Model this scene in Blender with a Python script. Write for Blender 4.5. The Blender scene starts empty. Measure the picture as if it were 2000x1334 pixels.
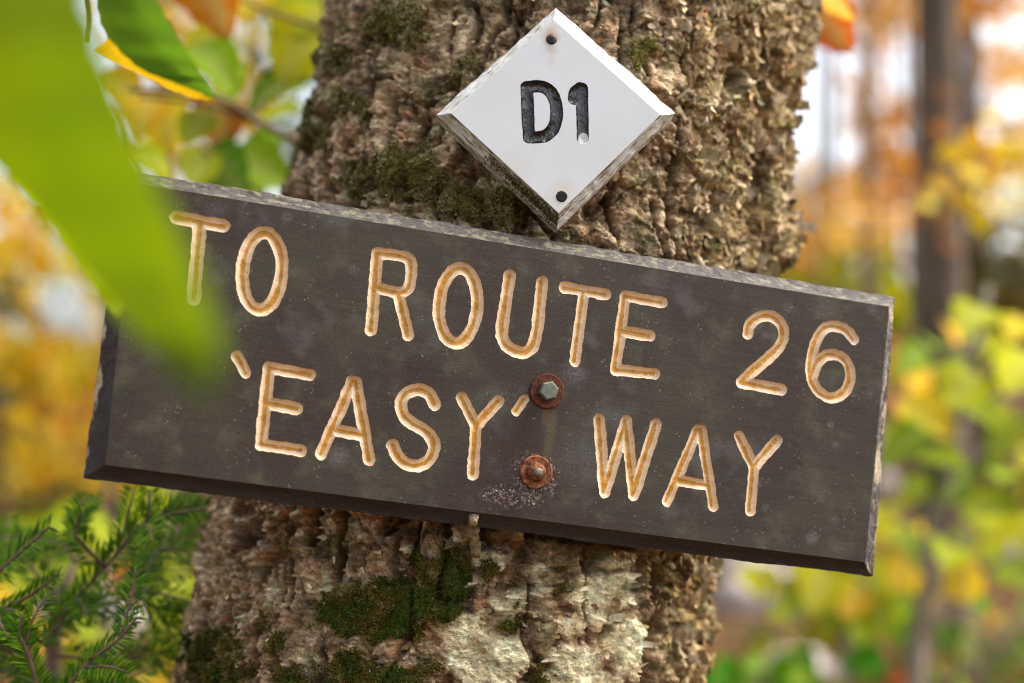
import bpy, math, random
import numpy as np
from mathutils import Vector, Matrix
from mathutils.geometry import delaunay_2d_cdt

S = bpy.context.scene
COL = S.collection
rnd = random.Random(7)
RS = np.random.RandomState(11)

# ------------------------------------------------------------------ camera
CAM = np.array([0.0, 0.0, 1.45])
PITCH = math.radians(3.0)
FPX = 50 / 36 * 2000
RIGHT = np.array([1.0, 0, 0])
UP = np.array([0, -math.sin(PITCH), math.cos(PITCH)])
FWD = np.array([0, math.cos(PITCH), math.sin(PITCH)])
cd = bpy.data.cameras.new('camera'); cam = bpy.data.objects.new('camera', cd); COL.objects.link(cam)
cam.location = CAM; cam.rotation_euler = (math.pi / 2 + PITCH, 0, 0)
cd.lens = 50; cd.sensor_width = 36; cd.clip_start = 0.02; cd.clip_end = 600
cd.dof.use_dof = True; cd.dof.focus_distance = 0.835; cd.dof.aperture_fstop = 2.9
S.camera = cam

# ------------------------------------------------------------------ world, sun, exposure
SUN_EL, SUN_AZ = math.radians(54), math.radians(84)      # azimuth clockwise from +Y: veiled sun high to the right, grazing the signs
W = bpy.data.worlds.new('World'); S.world = W; W.use_nodes = True
nt = W.node_tree; nt.nodes.clear()
sky = nt.nodes.new('ShaderNodeTexSky'); sky.sky_type = 'NISHITA'; sky.sun_disc = False
sky.sun_elevation = SUN_EL; sky.sun_rotation = SUN_AZ; sky.dust_density = 6; sky.air_density = 1.0; sky.ozone_density = 1.0
hs = nt.nodes.new('ShaderNodeHueSaturation'); hs.inputs['Saturation'].default_value = 0.5
bg = nt.nodes.new('ShaderNodeBackground'); bg.inputs['Strength'].default_value = 0.15
wo = nt.nodes.new('ShaderNodeOutputWorld')
nt.links.new(sky.outputs[0], hs.inputs['Color']); nt.links.new(hs.outputs[0], bg.inputs[0]); nt.links.new(bg.outputs[0], wo.inputs[0])
sl = bpy.data.lights.new('sun', 'SUN'); sl.energy = 0.75; sl.angle = math.radians(25); sl.color = (1, 0.95, 0.86)
so = bpy.data.objects.new('sun', sl); COL.objects.link(so)
sd = Vector((math.sin(SUN_AZ) * math.cos(SUN_EL), math.cos(SUN_AZ) * math.cos(SUN_EL), math.sin(SUN_EL)))
so.rotation_euler = sd.to_track_quat('Z', 'Y').to_euler(); so.location = (0, -3, 8)
vs = S.view_settings; vs.view_transform = 'Standard'; vs.look = 'None'; vs.exposure = 1.70; vs.gamma = 1; vs.use_curve_mapping = False
cy = S.cycles; cy.use_denoising = True; cy.filter_width = 1.1; cy.max_bounces = 6; cy.diffuse_bounces = 3; cy.glossy_bounces = 2; cy.transmission_bounces = 4
cy.transparent_max_bounces = 4; cy.sample_clamp_indirect = 6; cy.caustics_reflective = False; cy.caustics_refractive = False

# ------------------------------------------------------------------ helpers
def P(px, py, d):
    """world point seen at reference pixel (px,py) at depth d along the view axis"""
    return CAM + d * ((px - 1000) / FPX * RIGHT - (py - 667) / FPX * UP + FWD)

def proj(p):
    q = np.asarray(p) - CAM
    d = q @ FWD
    d = np.where(np.abs(d) < 1e-4, 1e-4, d)
    return 1000 + FPX * (q @ RIGHT) / d, 667 - FPX * (q @ UP) / d, d

def camdir(x, y, z):
    v = x * RIGHT + y * UP + z * FWD
    return v / np.linalg.norm(v)

_pr = np.random.RandomState(5).permutation(512)
_perm = np.concatenate([_pr, _pr, _pr])
_g = np.random.RandomState(6).normal(size=(512, 3)); _g /= np.linalg.norm(_g, axis=1)[:, None]
_g = _g.astype(np.float32)

def perlin(p, seed=0):
    p = np.asarray(p, dtype=np.float32) + np.float32(seed * 17.13)
    i = np.floor(p).astype(np.int32); f = p - i; i &= 511
    u = f * f * f * (f * (f * 6 - 15) + 10)
    out = 0
    for dx in (0, 1):
        wx = u[:, 0] if dx else 1 - u[:, 0]
        a = _perm[i[:, 0] + dx]
        for dy in (0, 1):
            wy = u[:, 1] if dy else 1 - u[:, 1]
            b = _perm[a + i[:, 1] + dy]
            for dz in (0, 1):
                wz = u[:, 2] if dz else 1 - u[:, 2]
                gi = _g[_perm[b + i[:, 2] + dz]]
                dd = gi[:, 0] * (f[:, 0] - dx) + gi[:, 1] * (f[:, 1] - dy) + gi[:, 2] * (f[:, 2] - dz)
                out = out + wx * wy * wz * dd
    return out * 1.5

def fbm(p, o=3, seed=0, gain=0.5):
    r = 0; a = 1; s = 0
    p = np.asarray(p, dtype=np.float32)
    for k in range(o):
        r = r + a * perlin(p, seed + k); s += a; a *= gain; p = p * 2.03
    return r / s

def worley(x, y, seed=0):
    """2-D cells: distance to nearest point, border distance F2-F1, cell id hash, offset from the cell point"""
    xi = np.floor(x).astype(np.int64); yi = np.floor(y).astype(np.int64)
    f1 = np.full(x.shape, 9.0); f2 = np.full(x.shape, 9.0); idh = np.zeros(x.shape); ox = np.zeros(x.shape); oy = np.zeros(x.shape)
    for dx in (-1, 0, 1):
        for dy in (-1, 0, 1):
            cx, cy_ = xi + dx, yi + dy
            h = (cx * 374761393 + cy_ * 668265263 + seed * 974711) & 0x7fffffff
            h = ((h ^ (h >> 13)) * 1274126177) & 0x7fffffff; h = h ^ (h >> 16)
            px = cx + .1 + .8 * ((h & 1023) / 1023.0); py = cy_ + .1 + .8 * (((h >> 10) & 1023) / 1023.0)
            ddx, ddy = x - px, y - py; d = np.hypot(ddx, ddy)
            c = d < f1
            f2 = np.where(c, f1, np.minimum(f2, d))
            f1 = np.where(c, d, f1); idh = np.where(c, ((h * 2654435761) & 0xffffff) / float(0xffffff), idh); ox = np.where(c, ddx, ox); oy = np.where(c, ddy, oy)
    return f1, f2 - f1, idh, ox, oy

def sst(a, b, x):
    t = np.clip((x - a) / (b - a), 0, 1); return t * t * (3 - 2 * t)

def lerp(a, b, t):
    return a + (b - a) * t

def tag(o, label=None, cat=None, group=None, kind=None):
    if label: o['label'] = label
    if cat: o['category'] = cat
    if group: o['group'] = group
    if kind: o['kind'] = kind
    return o

def empty(name, loc, label, cat, group=None):
    o = bpy.data.objects.new(name, None); COL.objects.link(o); o.location = tuple(loc); o.empty_display_size = 0.05
    return tag(o, label, cat, group)

def mesh(name, v, f, mat=None, smooth=False, cols=None, uvs=None):
    """v (n,3); f list of faces or int array (m,k)"""
    me = bpy.data.meshes.new(name)
    v = np.asarray(v, dtype=np.float32)
    if isinstance(f, np.ndarray):
        m, k = f.shape
        me.vertices.add(len(v)); me.vertices.foreach_set('co', v.ravel())
        me.loops.add(m * k); me.loops.foreach_set('vertex_index', f.astype(np.int32).ravel())
        me.polygons.add(m)
        me.polygons.foreach_set('loop_start', np.arange(0, m * k, k, dtype=np.int32))
        me.update(calc_edges=True)
    else:
        me.from_pydata([tuple(map(float, x)) for x in v], [], f); me.update()
    me.validate()
    if smooth: me.polygons.foreach_set('use_smooth', np.ones(len(me.polygons), dtype=bool))
    if cols is not None:
        at = me.color_attributes.new('col', 'FLOAT_COLOR', 'POINT')
        c = np.ones((len(v), 4), dtype=np.float32); c[:, :3] = np.clip(cols, 0, 1); at.data.foreach_set('color', c.ravel())
    if mat: me.materials.append(mat)
    return me

def obj(name, me, parent=None, inv=True):
    o = bpy.data.objects.new(name, me); COL.objects.link(o)
    if parent is not None:
        o.parent = parent
        if inv: o.matrix_parent_inverse = PINV(parent)     # mesh given in world coordinates
    return o

def PINV(p):
    m = p.matrix_basis.copy(); q = p
    while q.parent is not None:
        m = q.parent.matrix_basis @ q.matrix_parent_inverse @ m; q = q.parent
    return m.inverted()

def tube(pts, rad, n=8, cap=True):
    pts = [np.asarray(p, float) for p in pts]; rad = list(rad) if hasattr(rad, '__len__') else [rad] * len(pts)
    vs_, fs = [], []
    prev = None
    for i, p in enumerate(pts):
        t = pts[min(i + 1, len(pts) - 1)] - pts[max(i - 1, 0)]; t = t / (np.linalg.norm(t) + 1e-9)
        a = prev if prev is not None else (np.array([0, 0, 1.0]) if abs(t[2]) < .8 else np.array([1.0, 0, 0]))
        u = a - t * (a @ t); u /= np.linalg.norm(u); w = np.cross(t, u); prev = u
        for k in range(n):
            an = 2 * math.pi * k / n
            vs_.append(p + rad[i] * (u * math.cos(an) + w * math.sin(an)))
        if i:
            b = i * n; a0 = b - n
            for k in range(n):
                fs.append((a0 + k, a0 + (k + 1) % n, b + (k + 1) % n, b + k))
    if cap:
        fs.append(tuple(range(n - 1, -1, -1))); fs.append(tuple(range((len(pts) - 1) * n, len(pts) * n)))
    return vs_, fs

def join(lst):
    V, F = [], []
    for v, f in lst:
        o = len(V); V += list(v); F += [tuple(i + o for i in q) for q in f]
    return V, F

def spline(pts, n):
    """Catmull-Rom through pts, n samples"""
    pts = [np.asarray(p, float) for p in pts]
    if len(pts) == 2:
        return [lerp(pts[0], pts[1], i / (n - 1)) for i in range(n)]
    q = [2 * pts[0] - pts[1]] + pts + [2 * pts[-1] - pts[-2]]
    out = []
    for i in range(n):
        x = i / (n - 1) * (len(pts) - 1); k = min(int(x), len(pts) - 2); t = x - k
        a, b, c, d = q[k:k + 4]
        out.append(.5 * (2 * b + (c - a) * t + (2 * a - 5 * b + 4 * c - d) * t * t + (3 * b - a - 3 * c + d) * t ** 3))
    return out

# ------------------------------------------------------------------ materials
class NT:
    def __init__(s, name):
        s.m = bpy.data.materials.new(name); s.m.use_nodes = True; s.t = s.m.node_tree; s.t.nodes.clear()
        s.out = s.t.nodes.new('ShaderNodeOutputMaterial')
    def n(s, typ, ins=None, **kw):
        x = s.t.nodes.new('ShaderNode' + typ)
        for k, v in kw.items(): setattr(x, k, v)
        for k, v in (ins or {}).items():
            if hasattr(v, 'is_linked') or isinstance(v, bpy.types.NodeSocket): s.t.links.new(v, x.inputs[k])
            else: x.inputs[k].default_value = v
        return x
    def obj(s): return s.n('TexCoord').outputs['Object']
    def noise(s, vec, scale, detail=3, rough=.55, sc3=None, dist=0):
        if sc3: vec = s.n('Mapping', {'Vector': vec, 'Scale': sc3}).outputs[0]
        return s.n('TexNoise', {'Vector': vec, 'Scale': scale, 'Detail': detail, 'Roughness': rough, 'Distortion': dist}).outputs['Fac']
    def ramp(s, fac, a, b):
        return s.n('MapRange', {'Value': fac, 'From Min': a, 'From Max': b}, clamp=True).outputs[0]
    def mix(s, fac, a, b, bt='MIX'):
        x = s.t.nodes.new('ShaderNodeMix'); x.data_type = 'RGBA'; x.blend_type = bt
        for sock, v in ((x.inputs[0], fac), (x.inputs[6], a), (x.inputs[7], b)):
            if isinstance(v, bpy.types.NodeSocket): s.t.links.new(v, sock)
            elif isinstance(v, tuple): sock.default_value = v if len(v) == 4 else (*v, 1)
            else: sock.default_value = v
        return x.outputs[2]
    def math(s, op, a, b=0.0, c=None):
        ins = {0: a, 1: b}
        if c is not None: ins[2] = c
        return s.n('Math', ins, operation=op).outputs[0]
    def bump(s, h, dist, st=1.0, nrm=None):
        ins = {'Height': h, 'Distance': dist, 'Strength': st}
        if nrm is not None: ins['Normal'] = nrm
        return s.n('Bump', ins).outputs[0]
    def bsdf(s, **k):
        ren = {'col': 'Base Color', 'rough': 'Roughness', 'nrm': 'Normal', 'metal': 'Metallic', 'spec': 'Specular IOR Level', 'coat': 'Coat Weight', 'coatr': 'Coat Roughness'}
        ins = {}
        for a, v in k.items():
            ins[ren[a]] = (*v, 1) if isinstance(v, tuple) and len(v) == 3 else v
        return s.n('BsdfPrincipled', ins)
    def surf(s, sh): s.t.links.new(sh.outputs[0], s.out.inputs[0]); return s.m

def leaf_mat(name, c, var=.06, transl=.5, vein=True, attr=False, c2=None, gloss=.05):
    t = NT(name)
    if attr:
        base = t.n('Attribute', attribute_name='col').outputs['Color']
    else:
        base = (*c, 1)
        oi = t.n('ObjectInfo').outputs['Random']
        if c2 is not None: base = t.mix(t.noise(t.obj(), 18, 2), (*c, 1), (*c2, 1))
        h = t.math('MULTIPLY_ADD', oi, var, .5 - var / 2)
        v = t.math('MULTIPLY_ADD', t.math('FRACT', t.math('MULTIPLY', oi, 7.31)), .5 if var else 0, .75 if var else 1.0)
        base = t.n('HueSaturation', {'Hue': h, 'Value': v, 'Color': base} if not isinstance(base, tuple) else {'Hue': h, 'Value': v, 'Color': base}).outputs[0]
        if vein:
            at = t.n('Attribute', attribute_name='vein').outputs['Fac']
            base = t.mix(t.math('MULTIPLY', at, .45), base, (.45, .48, .15, 1))
    a = t.bsdf(col=base, rough=.65, spec=gloss)
    b = t.n('BsdfTranslucent', {'Color': base})
    mx = t.n('MixShader', {0: transl}); t.t.links.new(a.outputs[0], mx.inputs[1]); t.t.links.new(b.outputs[0], mx.inputs[2])
    return t.surf(mx)

def bark_mat():
    t = NT('weathered_bark')
    col = t.n('Attribute', attribute_name='col').outputs['Color']
    o = t.obj()
    f1 = t.noise(o, 420, 3, .65, (1, 1, 1.5)); f2 = t.noise(o, 130, 3, .6, (1, 1, 2.2))
    v = t.math('ADD', t.math('MULTIPLY', t.ramp(f1, .33, .67), .62), t.math('MULTIPLY', t.ramp(f2, .3, .7), .45))
    v = t.math('ADD', v, .42)
    dv = t.n('VectorMath', {0: o, 1: t.n('VectorMath', {0: t.n('TexNoise', {'Vector': o, 'Scale': 160.0, 'Detail': 2.0}).outputs['Color'], 1: (.012, .012, .008)}, operation='MULTIPLY').outputs[0]}, operation='ADD').outputs[0]
    vo = t.n('TexVoronoi', {'Vector': t.n('Mapping', {'Vector': dv, 'Scale': (1, 1, 1.35)}).outputs[0], 'Scale': 165.0})
    cv = t.n('SeparateColor', {0: vo.outputs['Color']}).outputs[0]
    v = t.math('MULTIPLY', v, t.math('MULTIPLY_ADD', cv, .3, .87))
    st = t.noise(o, 34, 5, .72, (1, 1, 8)); v = t.math('MULTIPLY', v, t.math('MULTIPLY_ADD', t.ramp(st, .28, .72), .75, .62))
    c = t.mix(1.0, col, t.n('CombineColor', {0: v, 1: v, 2: v}).outputs[0], 'MULTIPLY')
    sp = t.ramp(t.noise(o, 650, 1), .66, .74)
    c = t.mix(t.math('MULTIPLY', sp, .55), c, (.62, .58, .46))
    sd_ = t.ramp(t.noise(o, 520, 1, .5, (1.3, 1, .8)), .66, .76)
    c = t.mix(t.math('MULTIPLY', sd_, .75), c, (.045, .032, .02))
    nb = t.bump(st, .004, .8); nb = t.bump(f2, .0025, .8, nb); nb = t.bump(f1, .0018, 1.0, nb)
    return t.surf(t.bsdf(col=c, rough=.85, nrm=nb, spec=.25))

def flake_mat():
    t = NT('papery_bark_flake'); oi = t.n('ObjectInfo').outputs['Random']
    cr = t.n('ValToRGB', {0: oi}); e = cr.color_ramp.elements
    e[0].position = 0; e[0].color = (.21, .145, .075, 1); e[1].position = 1; e[1].color = (.42, .33, .20, 1)
    for p, c in ((.25, (.33, .24, .13, 1)), (.5, (.27, .23, .11, 1)), (.72, (.40, .28, .17, 1)), (.9, (.56, .47, .34, 1))):
        x = e.new(p); x.color = c
    f = t.noise(t.obj(), 260, 3); c = t.mix(t.ramp(f, .35, .75), cr.outputs[0], (.11, .08, .045), 'MIX')
    c = t.mix(t.math('MULTIPLY', t.ramp(t.noise(t.obj(), 90, 2), .5, .7), .6), c, cr.outputs[0])
    a = t.bsdf(col=c, rough=.8, nrm=t.bump(f, .001, .7), spec=.25); b = t.n('BsdfTranslucent', {'Color': c})
    mx = t.n('MixShader', {0: .18}); t.t.links.new(a.outputs[0], mx.inputs[1]); t.t.links.new(b.outputs[0], mx.inputs[2])
    return t.surf(mx)

def attr_mat(name, rough=.85, spec=.2, mul=0.0, transl=0):
    t = NT(name); c = t.n('Attribute', attribute_name='col').outputs['Color']
    if mul:
        f = t.math('MULTIPLY_ADD', t.noise(t.obj(), mul, 3), 1.2, .4)
        c = t.mix(1.0, c, t.n('CombineColor', {0: f, 1: f, 2: f}).outputs[0], 'MULTIPLY')
    a = t.bsdf(col=c, rough=rough, spec=spec)
    if transl:
        b = t.n('BsdfTranslucent', {'Color': c}); mx = t.n('MixShader', {0: transl})
        t.t.links.new(a.outputs[0], mx.inputs[1]); t.t.links.new(b.outputs[0], mx.inputs[2]); a = mx
    return t.surf(a)

M = {}
M['bark'] = bark_mat()
M['flake'] = flake_mat()
M['moss'] = attr_mat('moss', .9, .1, 0, .25)
M['crown'] = leaf_mat('autumn_crown_leaves', None, attr=True, transl=.65)
M['shred'] = attr_mat('bark_shreds', .85, .15, 300, .15)

# ------------------------------------------------------------------ ground (setting)
def gz(x, y):
    x = np.asarray(x, float); y = np.asarray(y, float)
    r = np.maximum(y - 2.5, 0)
    return .085 * r * (1 - np.exp(-r / 3)) * np.where(r > 40, 40 / np.maximum(r, 1), 1) + .12 * np.sin(x * .7 + 1) * np.sin(y * .45) * np.clip((np.hypot(x, y) - 1) / 3, 0, 1) + .03 * np.sin(x * 2.3) * np.sin(y * 1.9)

def ground_hit(px, py):
    r = P(px, py, 1.0) - CAM
    for d in np.arange(1.2, 80, .05):
        p = CAM + r * d
        if p[2] < gz(p[0], p[1]): return p, d
    return p, d

def build_ground():
    a = np.concatenate([-np.geomspace(300, 8, 26), np.linspace(-7.7, 7.7, 90), np.geomspace(8, 300, 26)])
    b = np.concatenate([-np.geomspace(300, 4, 22), np.linspace(-3.8, 16, 130), np.geomspace(16.4, 300, 26)])
    X, Y = np.meshgrid(a, b); Z = gz(X, Y)
    n = len(a); k = len(b)
    v = np.stack([X.ravel(), Y.ravel(), Z.ravel()], 1)
    v[:, 2] += .035 * fbm(v * 1.7, 3, 3)
    i = np.arange(k - 1)[:, None] * n + np.arange(n - 1)[None]; i = i.ravel()
    f = np.stack([i, i + 1, i + n + 1, i + n], 1)
    t = NT('forest_floor'); o = t.obj()
    n1 = t.noise(o, 2.2, 4); n2 = t.noise(o, 23, 4, .6)
    c = t.mix(t.ramp(n2, .35, .65), (.035, .020, .010), (.13, .065, .025))
    c = t.mix(t.ramp(n1, .52, .68), c, (.035, .045, .008))
    c = t.mix(t.ramp(t.noise(o, 60, 2), .6, .72), c, (.22, .12, .045))
    g = obj('ground', mesh('ground', v, f, t.surf(t.bsdf(col=c, rough=.95, nrm=t.bump(n2, .03, .8), spec=.15)), True))
    tag(g, kind='structure')
build_ground()

# ------------------------------------------------------------------ main tree trunk
B0 = P(855, 1334, 1.024); T0 = P(1122, 0, 1.072)
AX = T0 - B0; LV = np.linalg.norm(AX); AX = AX / LV
E2 = -FWD - AX * (-FWD @ AX); E2 /= np.linalg.norm(E2)
E1 = np.cross(AX, E2) * -1
if E1 @ RIGHT < 0: E1 = -E1
def axis_pt(v): return B0 + np.asarray(v)[..., None] * AX
def radius(v):
    v = np.asarray(v, float)
    r = lerp(.1862, .1768, v / LV)
    r = np.where(v < -.15, r + .02 * (-.15 - v) + .16 * np.clip((-.75 - v) / .55, 0, 1.3) ** 2, r)
    return np.maximum(r, .11)
V_GROUND = (gz(B0[0], B0[1]) - B0[2]) / AX[2] - .08

def surf(th, v, h=0.0):
    th = np.asarray(th); v = np.asarray(v)
    d = np.sin(th)[..., None] * E1 + np.cos(th)[..., None] * E2
    return axis_pt(v) + (radius(v) + h)[..., None] * d, d

def px_to_trunk(px, py):
    r = P(px, py, 1.0) - CAM
    best = None
    o = CAM - B0
    rp = r - AX * (r @ AX); op = o - AX * (o @ AX)
    R = .182
    a = rp @ rp; b = 2 * rp @ op; c = op @ op - R * R
    D = b * b - 4 * a * c
    t = (-b - math.sqrt(max(D, 0))) / (2 * a)
    q = o + r * t
    return math.atan2(q @ E1, q @ E2), q @ AX

# --- the two boards' planes (needed first: the bark keeps clear of them)
def frame(c, yaw, pit, roll):
    n = camdir(math.sin(yaw) * math.cos(pit), math.sin(pit), -math.cos(yaw) * math.cos(pit))
    u = np.cos(roll) * RIGHT - np.sin(roll) * UP
    u = u - n * (u @ n); u /= np.linalg.norm(u)
    w = np.cross(n, u)
    return np.array(c), u, w, n
def hit(fr, px, py, off=0.0):
    c, u, w, n = fr
    r = P(px, py, 1.0) - CAM
    t = (n @ (c + n * off - CAM)) / (n @ r)
    q = CAM + r * t - c
    return np.array([q @ u, q @ w])
SIGN = frame(P(965, 745, .826), math.radians(13), math.radians(5), math.radians(8.3))
DIAM = frame(P(1086, 226, .850), math.radians(3), math.radians(7), 0)
S_IN = [hit(SIGN, *p) for p in ((262, 357), (1737, 599), (1690, 1098), (206, 908))]
S_OUT = [hit(SIGN, *p, -.009) for p in ((243, 331), (1748, 580), (1705, 1126), (163, 934))]
D_IN = [hit(DIAM, *p) for p in ((1081, 38), (1290, 224), (1091, 416), (881, 221))]
D_OUT = [hit(DIAM, *p, -.007) for p in ((1085, 15), (1319, 221), (1088, 446), (852, 225))]
S_TH, D_TH = .022, .019

def blobs(X, Y, lst):
    r = np.zeros_like(X)
    for x, y, rx, ry, w in lst:
        r = np.maximum(r, w * np.exp(-(((X - x) / rx) ** 2 + ((Y - y) / ry) ** 2)))
    return r

def polydist(X, Y, pts):
    d = np.full_like(X, 1e9)
    for (x0, y0), (x1, y1) in zip(pts[:-1], pts[1:]):
        dx, dy = x1 - x0, y1 - y0
        t = np.clip(((X - x0) * dx + (Y - y0) * dy) / (dx * dx + dy * dy + 1e-12), 0, 1)
        d = np.minimum(d, np.hypot(X - x0 - t * dx, Y - y0 - t * dy))
    return d

MOSS = [(800, 335, 90, 75, 1), (690, 350, 55, 45, .95), (600, 260, 30, 130, .7), (690, 205, 75, 40, .75), (770, 40, 110, 60, .75), (880, 230, 45, 60, .5),
        (960, 405, 90, 45, 1), (1245, 100, 45, 65, .75), (1010, 90, 60, 70, .55), (660, 110, 60, 60, .7), (870, 60, 60, 70, .5), (900, 130, 30, 60, .7), (1190, 440, 60, 40, .5), (870, 380, 90, 60, .9),
        (760, 1190, 170, 90, 1.05), (880, 1120, 110, 70, 1), (650, 1200, 120, 80, .75), (420, 1290, 90, 90, .95), (540, 1250, 110, 80, .6), (460, 1120, 60, 70, .5),
        (720, 1320, 150, 45, 1), (1000, 1230, 45, 60, .75), (1080, 1100, 110, 30, .6), (1060, 1300, 35, 55, .8), (1110, 1160, 55, 40, .6), (980, 1150, 60, 40, .55), (700, 1050, 60, 35, .5), (1290, 1080, 40, 30, .6), (560, 1330, 100, 40, .8)]
PALE = [(1000, 1180, 80, 40, .7), (1210, 1100, 60, 30, .7), (700, 1120, 40, 24, .6), (590, 1290, 40, 26, .6), (460, 1230, 30, 30, .55), (1050, 1180, 110, 60, .72), (1130, 1290, 90, 55, .85), (1060, 1120, 80, 30, .65), (800, 1080, 30, 22, .7), (520, 1180, 30, 25, .6), (950, 1290, 105, 75, 1.1), (900, 1230, 70, 40, .9), (1190, 1165, 85, 60, 1.1), (1110, 1235, 60, 30, 1), (1230, 1265, 60, 80, 1), (1165, 1330, 110, 40, .85), (960, 1095, 60, 28, .9), (930, 1140, 60, 30, .7), (640, 1150, 26, 14, .9),
        (880, 1055, 40, 30, .6), (1250, 1060, 60, 20, .6), (1300, 470, 40, 50, .5), (1280, 130, 60, 60, .5), (1000, 470, 60, 20, .7), (760, 130, 40, 40, .4), (1330, 60, 60, 60, .5)]
PINK = [(660, 290, 90, 70, 1), (780, 220, 60, 80, 1), (740, 180, 80, 70, .7), (810, 120, 60, 60, .6), (850, 20, 120, 50, .6), (1290, 250, 40, 60, .6), (570, 1110, 70, 50, .6), (690, 1290, 60, 40, .6), (540, 1230, 50, 40, .5)]
FISS = [([(722, -10), (702, 120), (716, 300), (700, 400)], 7, .009), ([(1012, 10), (1000, 95)], 6, .008), ([(1188, 330), (1204, 480)], 6, .008), ([(1330, 230), (1308, 380), (1326, 530)], 7, .009), ([(1502, 60), (1490, 300), (1474, 530)], 8, .009), ([(1250, 0), (1236, 60), (1262, 150)], 5, .007), ([(668, 1000), (640, 1100), (655, 1190)], 8, .010), ([(822, 1020), (800, 1100)], 7, .009), ([(1168, 1085), (1150, 1180), (1160, 1260)], 5, .006), ([(1050, 1150), (1032, 1260), (1044, 1334)], 5, .006), ([(500, 1200), (480, 1334)], 6, .008), ([(880, 20), (870, 90)], 5, .006), ([(1290, 1085), (1302, 1170), (1292, 1235), (1262, 1345)], 17, .015), ([(1462, 40), (1445, 200), (1438, 310), (1402, 390), (1388, 540)], 10, .012), ([(921, 119), (865, 178), (826, 210), (802, 255)], 6, .008),
        ([(490, 985), (455, 1075)], 11, .015), ([(556, 1030), (545, 1100), (550, 1190)], 7, .010), ([(615, 985), (592, 1060)], 9, .012), ([(452, 1050), (452, 1085)], 10, .01), ([(400, 1180), (372, 1300)], 6, .008),
        ([(603, 120), (583, 250), (578, 390)], 8, .008), ([(640, 180), (700, 150), (760, 150)], 4, .005), ([(1350, 30), (1335, 120), (1345, 240)], 5, .005), ([(1280, 400), (1300, 520)], 6, .008), ([(1405, 1110), (1380, 1240), (1395, 1340)], 6, .008),
        ([(1040, 1045), (1150, 1060), (1250, 1070)], 12, .006), ([(790, 1010), (740, 1040)], 6, .008)]

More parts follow.
